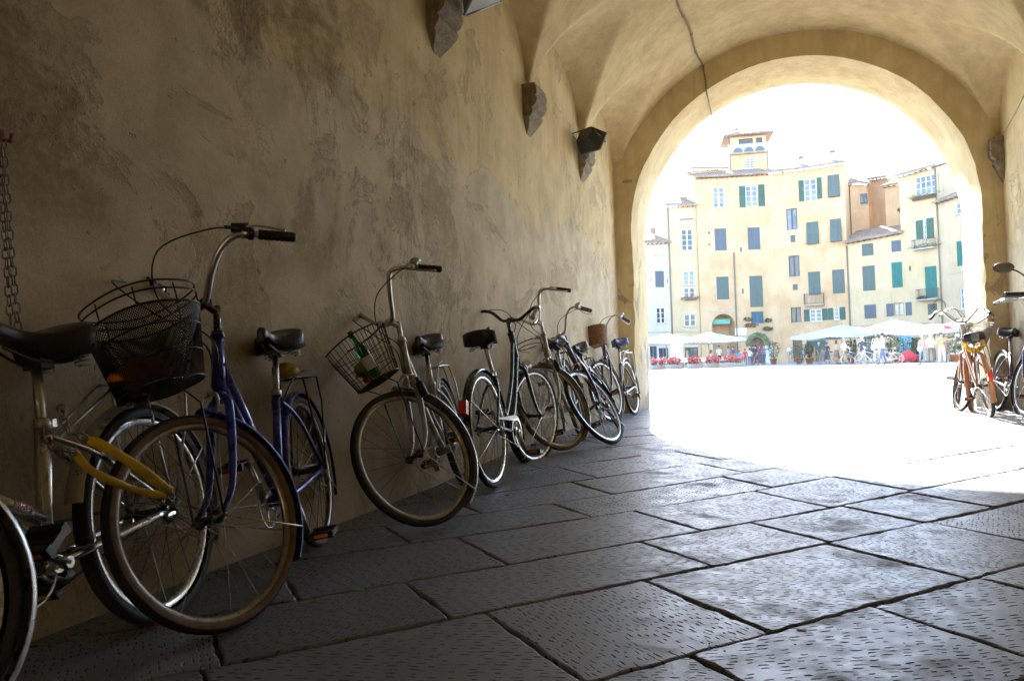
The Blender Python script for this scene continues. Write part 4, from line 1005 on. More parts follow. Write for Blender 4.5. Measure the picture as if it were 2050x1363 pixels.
# pale side gable of the yellow house seen above the cream house
# --- big yellow house, two planes, tower and set-back storey
yel, topy = house('yellow_house', 'tall yellow house with a square tower in the middle of the row', F3, HY, [(0, 1406, 358), (0, 1500, 353), (0, 1548, 348.5)],
      [('W', 1, 722, 708, 838, 922), ('W', 1, 1064, 690, 1190, 912), ('L', 1, 995, 695, 1060, 920), ('L', 1, 1194, 680, 1262, 908), ('W', 1, 1390, 605, 1508, 735, dict(rows=2)), ('SLIT', 1, 1395, 738, 1508, 768, dict(fm=WF)),
       ('S', 1, 738, 1140, 862, 1372, dict(fm=GB)), ('S', 1, 1085, 1128, 1215, 1362, dict(fm=GB)),
       ('W', 1, 1328, 945, 1440, 1165, dict(fm=BF, rows=1)), ('SLIT', 1, 665, 1172, 692, 1200), ('SLIT', 1, 672, 1295, 690, 1322),
       ('S', 3, 730, 373, 855, 603, dict(fm=GG)), ('S', 3, 1065, 365, 1198, 680, dict(fm=GG)), ('W', 3, 1080, 725, 1205, 845, dict(fm=GT, pm=mat('blue_blind', (.03, .09, .16), .6), rows=1)),
       ('W', 3, 1300, 175, 1388, 382, dict(fm=BF, pm=PND, rows=1)), ('W', 3, 1322, 690, 1388, 842, dict(fm=BF, pm=PND, rows=1)), ('SLIT', 3, 968, 75, 985, 122, dict(fm=BF)), ('SLIT', 3, 988, 492, 1003, 545, dict(fm=BF)),
       ('PIPE', 3, 917, 130, 932, 1290), ('TRIM', 3, 640, 715, 930, 724, dict(d=.07)), ('TRIM', 3, 1030, 945, 1390, 955, dict(d=.08)), ('SLIT', 3, 1003, 890, 1018, 955)],
      sides=(8, 0), archs=[(3, 690, 748, 925, 1290, dict(deep=5)), (3, 1075, 985, 1220, 1290, dict(fill=mat('shop_interior', (.16, .09, .05), .6, var=.5, sc=.8)))])
yel2, topy2 = house('yellow_house', 'right half of the yellow front, bending towards the viewer, with a grey iron balcony', F3b, HY, [(0, 1548, 348.5), (0, 1600, 342), (0, 1705, 326.5)],
      [('W', 1, 1492, 930, 1605, 1155, dict(fm=BF, rows=1)), ('W', 1, 1390, 1210, 1391, 1211) if False else ('SLIT', 1, 1533, 1210, 1585, 1285, dict(fm=GB)),
       ('W', 2, 52, 620, 182, 855), ('L', 2, -5, 635, 52, 858), ('L', 2, 186, 605, 238, 830), ('ST', 2, 300, 575, 425, 812, dict(fm=GG)), ('ST', 2, 78, 1070, 205, 1305, dict(fm=GG)), ('ST', 2, 325, 1038, 445, 1280, dict(fm=GG)),
       ('W', 3, 1460, 160, 1568, 372, dict(fm=BF, pm=PND, rows=1)), ('SLIT', 3, 1500, 450, 1550, 508, dict(fm=GB)), ('W', 3, 1482, 682, 1585, 835, dict(fm=BF, pm=PND, rows=1)),
       ('S', 4, 92, 322, 215, 560, dict(fm=GG)), ('S', 4, 335, 300, 460, 543, dict(fm=GG)), ('BAL', 4, 55, 548, 255, 655),
       ('W', 4, 108, 700, 228, 825, dict(rows=3)), ('L', 4, 48, 705, 105, 825), ('L', 4, 232, 695, 288, 812), ('L', 4, 292, 690, 345, 808), ('W', 4, 350, 685, 405, 808, dict(rows=3, cols=1)), ('L', 4, 408, 680, 468, 808),
       ('TRIM', 4, -60, 940, 520, 950, dict(d=.08)), ('PIPE', 4, 512, 60, 530, 1290), ('W', 4, 85, 1050, 262, 1290, dict(fm=BF, pm=mat('lit_shop', (.25, .15, .06), .5, var=.5, sc=1), rows=2)), ('SLIT', 4, 80, 1018, 268, 1065, dict(fm=GS))],
      sides=(0, 9), archs=[(3, 1500, 975, 1600, 1290, dict(fill=mat('shop_interior', (.1, .09, .08), .6)))])
for w in ():
    pass
q = MB(); r = F3.rect(3, 1338, 980, 1440, 1238); 
# wooden door in its round-headed frame
R0 = (r[0], 0, min(r[2], F3.L-.05), r[3])
def door_arch(F, r, par, mt):
    u0, z0, u1, z1 = r; m = MB(); n = 12; R = (u1-u0)/2; c = (u0+u1)/2; pts = [(u0, 0)]+[(c-R*cos(pi*i/n), z1-R+R*sin(pi*i/n)) for i in range(n+1)]+[(u1, 0)]
    for k, (a, b) in enumerate(zip(pts, pts[1:])): m.quad(F.P(*a, .0), F.P(*b, .0), F.P(*b, .12), F.P(*a, .12))
    out = [(c+(u-c)*1.13, z*1.04) for u, z in pts]
    for (a, b, c2, d2) in zip(pts, pts[1:], out[1:], out): m.quad(F.P(*a, .12), F.P(*b, .12), F.P(*c2, .12), F.P(*d2, .12)); m.quad(F.P(*d2, .12), F.P(*c2, .12), F.P(*c2, 0), F.P(*d2, 0))
    f = m.obj('door_surround', GRS, par); m = MB(); m.add([F.P(u, z, .03) for u, z in pts], [tuple(range(len(pts)))[::-1]]); m.obj('fanlight', PND, f)
    for a, b in ((u0+.05, c-.02), (c+.02, u1-.05)): m = MB(); fbox(m, F, a, 0, b, z1-R*1.05, .03, .08); o = m.obj('door_leaf', mt, f)
def houseparts(par, F, fn):
    before = set(COL.objects); fn(); inv = Matrix.Translation(-par.location)
    for o in set(COL.objects)-before:
        if o.parent is par: o.matrix_parent_inverse = inv
houseparts(yel, F3, lambda: door_arch(F3, (R0[0]-.1, 0, R0[2]+.3, R0[3]), yel, WOODD))
def tower():
    Ft = Fac(1463, 88, 1540, 87.2); tp = lambda z, x, y: Ft.at(*zp(z, x, y))
    u0 = tp(1, 905, 400)[0]; u1 = tp(1, 1290, 400)[0]; zt = tp(1, 1090, 345)[1]; z2 = tp(1, 1100, 155)[1]; zb = tp(1, 1100, 255)[1]; dep = u1-u0
    m = MB(); r1 = Ft.rect(1, 1068, 402, 1150, 510); cells(m, Ft, u0, u1, lambda u: zt, [r1])
    for u in (u0, u1): m.quad(Ft.P(u, 10), Ft.P(u, 10, -dep), Ft.P(u, zt, -dep), Ft.P(u, zt))
    m.quad(Ft.P(u0, zt, 0), Ft.P(u1, zt, 0), Ft.P(u1, zt, -dep), Ft.P(u0, zt, -dep)); m.obj('tower', HY, yel); win(yel, Ft, r1, 'W', rows=4)
    # parapet of the loggia on little arches, then the open storey and its roof
    m = MB(); fbox(m, Ft, u0-.12, zt, u1+.12, zb, -.05, .25); m.obj('parapet', mat('grey_parapet', (.42, .42, .42), .8, var=.3, sc=1), yel)
    for i in range(3):
        c = u0+dep*(.2+.3*i); q = MB(); pts = [(c-.55*cos(pi*k/10), zt+.05+.55*sin(pi*k/10)) for k in range(11)]; q.add([Ft.P(u, z, .262) for u, z in pts], [tuple(range(11))[::-1]]); q.obj('arch_shade', mat('painted_recess_shade', (.10, .11, .12), .8), yel)  # flat dark half-discs on the parapet; the shade of the arches is painted colour
    q = MB(); fbox(q, Ft, u0-.15, zt-.18, u1+.15, zt, -.05, .32); q.obj('cornice', RTL, yel)
    m = MB(); ra, rb = Ft.rect(1, 992, 190, 1142, 254), Ft.rect(1, 1172, 178, 1242, 250); cells(m, Ft, u0+.1, u1-.05, lambda u: z2, [ra, rb], -.35); 
    for u in (u0+.1, u1-.05): m.quad(Ft.P(u, zt, -.35), Ft.P(u, zt, -dep), Ft.P(u, z2, -dep), Ft.P(u, z2, -.35))
    m.obj('loggia', HC, yel); win(yel, Ft, ra, 'W', fm=BF, rows=1, cols=4, d=-.5, pm=PND); win(yel, Ft, rb, 'W', fm=BF, rows=1, cols=2, d=-.5, pm=PND)
    # hipped tile roof
    m = MB(); o = .75; c = Ft.P((u0+u1)/2, z2+1.15, -dep/2); A = [(u0-o, .6), (u1+o, .6), (u1+o, -dep-.6), (u0-o, -dep-.6)]; n = 26; per = 4
    rim = []
    for (a, b) in zip(A, A[1:]+A[:1]):
        for i in range(n): t = i/n; rim.append(Ft.P(a[0]+(b[0]-a[0])*t, z2+.02+.07*abs(sin(pi*i*.5))*1.4, a[1]+(b[1]-a[1])*t))
    for i in range(len(rim)): j = (i+1) % len(rim); m.add([rim[i], rim[j], c], [(0, 1, 2)]); m.add([rim[i], rim[j], rim[j]-Vector((0, 0, .16)), rim[i]-Vector((0, 0, .16))], [(3, 2, 1, 0)])
    m.add([Ft.P(a, z2-.1, b) for a, b in A], [(3, 2, 1, 0)]); m.obj('roof', RTL, yel); chimney(yel, Ft, u0+dep*.22, z2+.3, -1, .35, .6)
    q = MB(); q.tube([Ft.P(u0-.08, 16, .06), Ft.P(u0-.08, z2, .06)], .07, 6); q.tube([Ft.P(u1+.05, 16, .06), Ft.P(u1+.05, zt, .06)], .06, 6); q.obj('drainpipe', mat('copper_pipe', (.2, .17, .14), .6), yel)
    # set-back attic left of the tower
    Fa = Fac(1402, 87, 1470, 87.2); r2 = Fa.rect(1, 730, 552, 812, 602); ta = Fa.at(*zp(1, 700, 530))[1]; m = MB(); cells(m, Fa, -.2, Fa.L+.2, lambda u: ta, [r2]); m.quad(Fa.P(-.2, 12), Fa.P(-.2, 12, -6), Fa.P(-.2, ta+1, -6), Fa.P(-.2, ta)); m.obj('attic', HY, yel); win(yel, Fa, r2, 'W', rows=2)
    roof(yel, Fa, -.2, Fa.L-.2, lambda u: ta, back=4)
    # narrow pale return wall above the cream house
    Fs = Fac(1387, 88, 1406, 84.9); ts = Fs.at(*zp(1, 540, 520))[1]; m = MB(); m.quad(Fs.P(0, 12), Fs.P(Fs.L, 12), Fs.P(Fs.L, ts-.6), Fs.P(0, ts+.2)); m.quad(Fs.P(0, 12), Fs.P(0, 12, -6), Fs.P(0, ts+.2, -6), Fs.P(0, ts+.2)); m.obj('side_wall', HC, yel)
    m = MB(); m.tube([Fs.P(-.1, ts+.25, .1), Fs.P(Fs.L+.1, ts-.5, .1)], .12, 6); m.obj('verge', RTL, yel)
houseparts(yel, F3, tower)
def rightbits():
    chimney(yel2, F3b, 3.4, topy2(3)+1.1, -2.2, .5, .7); chimney(yel2, F3b, F3b.L-1.2, topy2(F3b.L)+.9, -1.6, .55, .9)
    m = MB(); F = F3b; u = 0.3; z = topy2(0)+.1
    m.add([F.P(u-1.2, z, .4), F.P(u+1.6, z, .4), F.P(u+.3, z+1.3, -2.2), F.P(u-1.2, z, -3), F.P(u+1.6, z, -3)], [(0, 1, 2), (1, 4, 2), (3, 0, 2)]); m.obj('dormer_roof', RTL, yel2)
houseparts(yel2, F3b, rightbits)
# the passage seen through the arch: a lit wall beyond
F9 = Fac(1400, 97, 1500, 97)
house('courtyard_house', 'pale house front seen through the archway under the yellow house', F9, HC, [(0, 1400, 560), (0, 1500, 560)], [('W', 3, 690, 830, 760, 1000, dict(fm=BF, pm=CURT, rows=1))], roof_=False)
# --- right group: set-back pieces, low cream house, tall cream house, beige house
Fo = Fac(1716, 84.5, 1752, 84); par_o, _ = house('orange_house', 'small orange house set back above the low cream roof, one dark window', Fo, HO, [(2, 615, 680), (2, 760, 690)], [('SILL', 2, 640, 870, 725, 878), ('W', 2, 640, 775, 722, 885, dict(fm=GB, pm=PND, rows=1))], sides=(6, 6), back=3)
Fp = Fac(1752, 87, 1795, 84); house('ochre_house', 'ochre house set farthest back, its wall in shade with a narrow green shutter', Fp, HY, [(2, 740, 640), (2, 960, 610)], [('S', 2, 903, 778, 943, 935, dict(fm=GS))], sides=(6, 0), back=3)
Fq = Fac(1786, 81, 1816, 79.5); house('terrace_house', 'narrow orange wall beside the tall cream house with a flower box under its window', Fq, HO, [(2, 940, 705), (2, 1118, 680)], [('W', 2, 1075, 810, 1125, 935, dict(rows=1, pm=PND, cols=2)), ('TRIM', 2, 1070, 940, 1130, 965, dict(fm=RST, d=.25))], sides=(5, 0), back=3)
house('low_cream_house', 'low cream house with a red-brown tile roof, right of the yellow front', F5, HC, [(0, 1705, 487), (0, 1815, 466)],
      [('S', 4, 632, 40, 750, 162, dict(fm=GG)), ('S', 4, 930, 5, 1048, 120, dict(fm=GB)), ('S', 4, 640, 262, 768, 515, dict(fm=GG)), ('S', 4, 935, 225, 1065, 482, dict(fm=GT)), ('S', 4, 658, 655, 778, 795, dict(fm=GB)),
       ('W', 4, 958, 635, 1072, 765, dict(fm=WOODD, rows=1, pm=CURT)), ('L', 4, 882, 645, 955, 775, dict(fm=GB)), ('TRIM', 4, 560, 850, 1080, 858, dict(d=.08)), ('W', 4, 665, 990, 790, 1290, dict(fm=GS, pm=PND, rows=1))], sides=(0, 0), back=4.5)
house('tall_cream_house', 'tall cream house with a wide white studio window and two balconies', F6, HC, [(0, 1815, 352), (0, 1892, 330)],
      [('W', 2, 1215, 582, 1440, 780, dict(rows=3, cols=4)), ('TRIM', 2, 1200, 800, 1440, 835, dict(fm=RST, d=.3)), ('L', 2, 1228, 1055, 1300, 1250, dict(fm=GS)), ('W', 2, 1302, 1048, 1334, 1250, dict(cols=1)), ('L', 2, 1338, 1030, 1415, 1245, dict(fm=GS)), ('BAL', 2, 1215, 1255, 1440, 1350),
       ('S', 4, 1272, 268, 1393, 585, dict(fm=GT)), ('BAL', 4, 1215, 590, 1420, 500) if False else ('BAL', 4, 1215, 500, 1420, 600), ('S', 4, 1298, 645, 1395, 755, dict(fm=GG)), ('SLIT', 4, 1110, 265, 1128, 315, dict(fm=BF)), ('L', 4, 1078, 630, 1138, 762, dict(fm=GB)),
       ('PIPE', 2, 1485, 500, 1500, 3000), ('TRIM', 4, 1085, 830, 1500, 838, dict(d=.08)), ('W', 4, 1090, 990, 1250, 1290, dict(fm=GS, pm=PND, rows=1))], sides=(6, 6))
house('beige_house', 'beige house at the right end, mostly hidden by the pier of the arch', F7, HB, [(0, 1892, 404), (0, 1985, 372)],
      [('W', 2, 1640, 870, 1700, 990, dict(cols=1, rows=2)), ('S', 4, 1592, 12, 1665, 265, dict(fm=GT)), ('W', 4, 1625, 485, 1700, 700, dict(rows=3)), ('TRIM', 4, 1510, 330, 1700, 336, dict(d=.06))], sides=(6, 6))
Fr = Fac(1892, 80, 1985, 76); house('back_beige_house', 'plain upper wall of a beige house rising behind the right end of the row', Fr, HB, [(0, 1892, 334), (0, 1985, 318)], [], sides=(6, 6))
# rest of the oval, continuing left and right out of the picture
for (a, b, c, d, lab, mt) in ((1180, 76, 1291, 83.8, 'pale house continuing the curved row at the left, hidden by the pier', HC), (1985.5, 69, 2250, 48, 'house closing the curved row beyond the right pier', HY)):
    Fz = Fac(a, b, c, d); house('row_house', lab, Fz, mt, [(0, a, 470), (0, c, 470)], [], sides=(0, 0))
# small things on the fronts
dish = thing('satellite_dish', 'white satellite dish on the red-brown roof of the low cream house', 'satellite dish', F5.P(6.8, F5.at(*zp(2, 880, 1160))[1], -2))
m = MB(); T = Matrix.Rotation(R_(70), 4, 'X'); m.lathe([(0, 0), (.2, .02), (.38, .075), (.5, .13)], 20, T=Matrix.Translation((0, 0, .7)) @ T); m.obj('reflector', WF, dish); m = MB(); m.tube([(0, 0, 0), (0, 0, .6)], .03, 6); m.tube([(0, 0, .6), (0, -.45, .75)], .02, 5); m.obj('mast', IRN, dish)
for (F, z, x, y, h, lab) in ((F3b, 1, 1380, 430, 1.2, 'thin aerial mast on the yellow roof beside the tower'), (F5, 2, 655, 480, 1.3, 'thin aerial mast on the roofs right of the yellow house')):
    u, zz = F.at(*zp(z, x, y)); t = thing('aerial', lab, 'aerial', F.P(u, zz-h*.8, -1.5)); m = MB(); m.tube([(0, 0, -1.5), (0, 0, h)], .03, 5); m.obj('mast', IRN, t); m = MB()
    for k in range(4): m.tube([(-.4+.05*k, 0, h-.15*k-.1), (.4-.05*k, 0, h-.15*k-.1)], .014, 4)
    m.obj('rods', IRN, t)
t = thing('street_lamp', 'curved iron lamp bracket on the front of the tall cream house', 'lamp', F6.P(*F6.at(*zp(4, 1490, 760)))); m = MB()
u, z = F6.at(*zp(4, 1490, 760)); O = F6.P(u, z); m.tube([F6.P(u, z, 0)-O, F6.P(u, z+.9, .1)-O]+[F6.P(u-.6+.6*cos(a), z+.9+.6*sin(a), .15)-O for a in [pi*k/8 for k in range(9)]], .04, 6); m.obj('bracket', IRN, t)
m = MB(); m.lathe([(.0, .12), (.05, .1), (.22, -.02), (.22, -.05), (0, -.04)], 12, T=Matrix.Translation(F6.P(u-1.2, z+.88, .15)-O)); m.obj('lamp_shade', IRN, t)
# ================================================================== life in the piazza
def base(px, depth): p = gpt(px, depth); p.z = .055; return p
CANV = mat('white_canvas', (.44, .475, .47), .8, var=.04, sc=1); ALUP = mat('pole_metal', (.3, .3, .3), .4, .8); PTERR = mat('terracotta', (.38, .15, .07), .8, var=.2, sc=3)
def parasol(px, d, w, ztop, zed, label, rz=0.5, drop=.22, group='white cafe parasols'):
    t = thing('cafe_parasol', label, 'parasol', base(px, d), rz, group); h = w/2; m = MB(); n = 14; L = []
    for k in range(4):
        a, b = [(-h, -h), (h, -h), (h, h), (-h, h)][k], [(h, -h), (h, h), (-h, h), (-h, -h)][k]
        for i in range(n): u = i/n; L.append(Vector((a[0]+(b[0]-a[0])*u, a[1]+(b[1]-a[1])*u, zed-.10*sin(pi*u))))
    N = len(L); top = Vector((0, 0, ztop)); mid = [top.lerp(p, .5)-Vector((0, 0, .05)) for p in L]
    m.v = [top]+mid+L
    for i in range(N): j = (i+1) % N; m.face((0, 1+i, 1+j), 0, True); m.face((1+i, 1+N+i, 1+N+j, 1+j), 0, True)
    c = m.obj('canopy', CANV, t); q = MB()
    for i in range(N):
        j = (i+1) % N; a, b = L[i], L[j]; mdl = (a+b)/2-Vector((0, 0, drop*1.15)); q.add([a, b, b-Vector((0, 0, drop*.8)), mdl, a-Vector((0, 0, drop*.8))], [(0, 1, 2, 3, 4)])
    q.obj('valance', CANV, c); q = MB(); q.tube([(0, 0, 0), (0, 0, ztop+.12)], .035, 8); q.obj('pole', ALUP, t); q = MB(); q.lathe([(0, .1), (.25, .1), (.3, 0), (0, 0)], 12); q.obj('base', GRS, t)
    q = MB()
    for i in range(0, N, n//2): q.tube([(0, 0, ztop-.06), L[i]-Vector((0, 0, .04))], .014, 4)
    q.obj('ribs', ALUP, c); return t
parasol(1335, 60, 4.6, 2.72, 2.15, 'low white parasol at the left end of the terrace, cut by the pier'); parasol(1420, 60, 4.6, 2.74, 2.15, 'second white parasol over the left terrace, in front of the archway', .3)
parasol(1687, 56, 5.2, 2.85, 2.12, 'white scalloped parasol leftmost of the right-hand cafe, above the three standing people'); parasol(1792, 54, 5.6, 2.98, 2.15, 'largest white scalloped parasol, above the group with bicycles', .4)
parasol(1872, 50, 3.4, 2.5, 2.05, 'smaller white parasol tilted behind the red umbrella', .8); parasol(1945, 48, 4.4, 2.75, 2.1, 'white parasol half hidden by the right pier', .5)
FOL = mat('shrub_leaf', (.045, .10, .028), .6, var=.5, sc=3); FOL2 = mat('dark_leaf', (.03, .065, .03), .6, var=.5, sc=3); FRED = mat('red_petal', (.36, .03, .035), .6, var=.25, sc=5); FPNK = mat('pink_petal', (.5, .1, .2), .6, var=.3, sc=5)
def leaves(name, par, c, r, n, s, mt, seed=1, **pr):
    g = random.Random(seed); m = MB()
    for i in range(n):
        a, b = g.uniform(0, 2*pi), math.acos(g.uniform(-1, 1)); k = g.uniform(.35, 1)**.45*(1+.18*sin(3*a+b*2)); p = Vector((c[0]+r[0]*k*sin(b)*cos(a), c[1]+r[1]*k*sin(b)*sin(a), c[2]+r[2]*k*cos(b)))
        R = Quaternion((g.gauss(0, 1), g.gauss(0, 1), g.gauss(0, 1), g.gauss(0, 1))).normalized(); z = s*g.uniform(.6, 1.3)
        m.add([p+R @ Vector(v)*z for v in ((-1, 0, 0), (0, -.45, .1), (1, 0, 0), (0, .45, .1))], [(0, 1, 2, 3)])
    return m.obj(name, mt, par, kind='stuff', **pr)
def pot_shrub(px, d, h, w, label, mt, seed):
    t = thing('potted_shrub', label, 'plant', base(px, d), 0, 'potted shrubs around the cafes'); m = MB(); m.lathe([(0, 0), (.2, 0), (.3, .42), (.33, .42), (.33, .5), (.27, .5), (.25, .42), (0, .42)], 14); m.obj('pot', PTERR, t)
    m = MB(); m.tube([(0, 0, .4), (.02, 0, h*.6)], .03, 6); m.obj('stem', RWD, t); leaves('foliage', t, (0, 0, .45+(h-.4)/2), (w/2, w/2, (h-.35)/2), 420, .075, mt, seed)
for i, (px, d, h, w, l, mt) in enumerate(((1600, 62, 1.55, 1.6, 'round bright green shrub in a pot left of the green shop awning', FOL), (1548, 66, 2.0, 1.1, 'grey green potted shrub left of the round-headed wooden door', FOL2), (1702, 54, 1.6, .9, 'potted shrub right of the man in beige trousers', FOL2),
        (1797, 50, 1.7, 1.5, 'dark potted shrub behind the parked bicycles', FOL), (1836, 50, 1.5, .8, 'slim potted shrub left of the woman in pink', FOL), (1912, 46, 1.7, 1.2, 'leafy shrub in a terracotta pot right of the red umbrella', FOL), (1620, 60, 1.7, .7, 'narrow potted plant by the pale cream shop front', FOL2), (1925, 64, 3.6, 1.7, 'tall climbing plant at the foot of the beige house', FOL2))): pot_shrub(px, d, h, w, l, mt, i+3)
for i, (x0, x1) in enumerate(((1302, 1333), (1336, 1362), (1378, 1402), (1411, 1440), (1443, 1487))):
    A_, B_ = base(x0, 52), base(x1, 53.5); L = (B_-A_).length; t = thing('flower_box', ['red flower box at the far left of the terrace', 'red flower box under the gap between the two left parasols', 'short red flower box left of the terrace pole', 'red flower box in front of the archway', 'longest red flower box, beside the children'][i], 'flower box', A_, math.atan2((B_-A_).y, (B_-A_).x), 'red flower boxes along the terrace')
    m = MB(); m.box((L/2, 0, .16), (L, .3, .32)); m.obj('trough', mat('grey_trough', (.25, .24, .23), .8), t); leaves('foliage', t, (L/2, 0, .42), (L/2, .22, .2), 260, .06, FOL2, i+20); leaves('flowers', t, (L/2, 0, .60), (L/2, .24, .24), 420, .065, FRED, i+40)
for F, z, x, y, w, mt, l in ((F2, 3, 460, 600, 2.3, FPNK, 'pink geraniums in the window box of the cream house'), (F6, 2, 1320, 800, 3.6, FOL, 'green plants in the long window box of the studio window'), (F6, 2, 1340, 1330, 3.6, FOL, 'plants hanging from the upper balcony of the tall cream house'), (F3, 3, 1040, 808, 1.1, FOL, 'green pots left of the blue blind'), (F3, 3, 1070, 870, 1.6, FRED, 'row of red flowers left of the shop arch'), (F3, 3, 1240, 820, .9, FOL, 'pots right of the blue blind'), (F3, 3, 1235, 905, 1.2, FOL2, 'fern hanging beside the shop arch'), (F6, 4, 1265, 600, 1.2, FOL2, 'plant on the lower balcony'), (Fq, 2, 1100, 948, 1.0, FRED, 'red flowers under the window of the narrow orange wall')):
    u, zz = F.at(*zp(z, x, y)); t = thing('window_plants', l, 'plants', F.P(u, zz, .35), math.atan2(F.e.y, F.e.x)); leaves('foliage', t, (0, 0, .05), (w/2, .2, .25), 200, .08, FOL, int(x)); 
    if mt is not FOL: leaves('flowers', t, (0, -.08, .12), (w/2, .2, .22), 130, .07, mt, int(x)+1)
# ivy arch of the shop door
r = F3.rect(3, 1075, 985, 1220, 1290); cx, R = (r[0]+r[2])/2, (r[2]-r[0])/2; g = random.Random(4); m = MB(); O = F3.P(cx, 0, 0)
for i in range(900):
    a = g.uniform(-.15, pi+.15); k = R+g.uniform(.05, .55); p = F3.P(cx+k*cos(a), r[3]-R+k*sin(a), g.uniform(.05, .3))-O; R2 = Quaternion((g.gauss(0, 1), g.gauss(0, 1), g.gauss(0, 1), g.gauss(0, 1))).normalized(); m.add([p+R2 @ Vector(v)*.09 for v in ((-1, 0, 0), (0, -.5, 0), (1, 0, 0), (0, .5, 0))], [(0, 1, 2, 3)])
t = thing('ivy_garland', 'pale green leafy garland round the arch of the shop door', 'plant', O); m.obj('foliage', mat('pale_leaf', (.22, .30, .16), .6, var=.3, sc=3), t, kind='stuff')
# tables and chairs
TBL = mat('white_cloth', (.8, .8, .8), .8, var=.04); CHM = mat('cane_chair', (.40, .28, .15), .6)
def cafe_table(px, d, label):
    t = thing('cafe_table', label, 'table', base(px, d), .4, 'cafe tables'); m = MB(); m.box((0, 0, .75), (.8, .8, .03)); m.obj('tabletop', TBL, t); m = MB(); h = .4; P = [(-h, -h), (h, -h), (h, h), (-h, h)]
    for i in range(4): a, b = P[i], P[(i+1) % 4]; m.quad((a[0]*1.01, a[1]*1.01, .765), (b[0]*1.01, b[1]*1.01, .765), (b[0]*1.06, b[1]*1.06, .42), (a[0]*1.06, a[1]*1.06, .42))
    m.obj('tablecloth', TBL, t)
    for x, y in P: m = MB(); m.tube([(x*.85, y*.85, 0), (x*.85, y*.85, .74)], .018, 5); m.obj('leg', ALUP, t)
def cafe_chair(px, d, rz, label, first=[None]):
    if first[0]: t = copy_tree(first[0]); t.location = base(px, d); t.rotation_euler = (0, 0, rz); t['label'] = label; return t
    t = thing('cafe_chair', label, 'chair', base(px, d), rz, 'cafe chairs'); m = MB(); m.box((0, 0, .45), (.42, .42, .03)); m.obj('seat', CHM, t); m = MB(); m.tube(crv([(-.2, .2, .45), (-.2, .24, .8), (-.12, .25, .88), (.12, .25, .88), (.2, .24, .8), (.2, .2, .45)], 3), .014, 5)
    for k in range(-2, 3): m.tube([(k*.065, .21, .46), (k*.065, .25, .87)], .008, 4)
    m.obj('backrest', CHM, t)
    for x, y in ((-.19, -.19), (.19, -.19), (.19, .19), (-.19, .19)): m = MB(); m.tube([(x, y, 0), (x*.95, y*.95, .45)], .015, 5); m.obj('leg', CHM, t)
    first[0] = t; return t
for i, (px, d, l) in enumerate(((1318, 58, 'white-clothed table at the left end of the terrace'), (1362, 58, 'white-clothed table beside the menu stand'), (1412, 60, 'white-clothed table left of the terrace chairs'), (1446, 64, 'white-clothed table in front of the archway'), (1905, 50, 'white table behind the red umbrella'))): cafe_table(px, d, l)
for i, (px, d, rz, l) in enumerate(((1310, 57.5, 1, 'cane chair at the left end table'), (1327, 58.5, -1.2, 'cane chair between the left tables'), (1352, 57, 2, 'cane chair left of the menu stand table'), (1372, 58, -1.4, 'cane chair right of the menu stand table'), (1404, 60, 1.4, 'cane chair left of the middle table'), (1421, 60.5, -1.5, 'cane chair right of the middle table'), (1437, 64, 1.5, 'cane chair at the archway table, left side'), (1456, 63.5, -1.2, 'cane chair at the archway table, right side'))): cafe_chair(px, d, rz, l)
t = thing('menu_stand', 'pale blue menu board standing on the left terrace', 'sign', base(1355, 57), .2); m = MB(); m.box((0, 0, 1.15), (.9, .04, 1.3)); m.obj('board', mat('pale_blue_board', (.55, .62, .72), .6, var=.1, sc=3), t)
for x in (-.4, .4): m = MB(); m.tube([(x, 0, 0), (x, 0, 1.8)], .02, 5); m.obj('post', ALUP, t)
t = thing('striped_stand', 'blue and white striped postcard stand right of the shop door', 'stand', base(1538, 76)); m = MB(); m.box((0, 0, .9), (.5, .3, 1.7)); m.obj('rack', mat('striped_cards', (.6, .62, .68), .6, var=.4, sc=6), t); m = MB(); m.tube([(0, 0, 0), (0, 0, 1.9)], .03, 5); m.obj('pole', ALUP, t)
t = thing('street_name_sign', 'green street sign inside the archway of the yellow house', 'sign', F3.P(*F3.at(*zp(3, 797, 822)), -.8), math.atan2(F3.e.y, F3.e.x)); m = MB(); m.box((0, 0, 0), (1.9, .06, .55)); m.obj('panel', mat('green_sign', (.10, .42, .33), .5), t)
t = thing('shop_sign', 'small white sign on the wall right of the archway', 'sign', F3.P(*F3.at(*zp(3, 975, 928)), .05), math.atan2(F3.e.y, F3.e.x)); m = MB(); m.box((0, 0, 0), (1.3, .06, .8)); m.obj('panel', WF, t)
t = thing('red_bag_stand', 'heap of red bags beside the potted shrub behind the bicycles', 'stand', base(1817, 49), .3); m = MB(); m.sph((0, 0, .45), (.45, .25, .35)); m.sph((.3, .05, .35), (.3, .22, .3)); m.sph((-.3, 0, .3), (.28, .22, .27)); m.obj('bags', mat('red_cloth', (.5, .04, .06), .7, var=.2), t)
t = thing('display_board', 'blue poster board between the two cafe parasols', 'sign', base(1812, 58), .2); m = MB(); m.box((0, 0, 1.2), (1.1, .05, 1.9)); m.obj('board', mat('blue_poster', (.14, .33, .45), .6, var=.4, sc=2), t); m = MB(); m.box((-.75, 0, 1.15), (.5, .06, 2.3)); m.obj('wood_panel', WOODD, t)

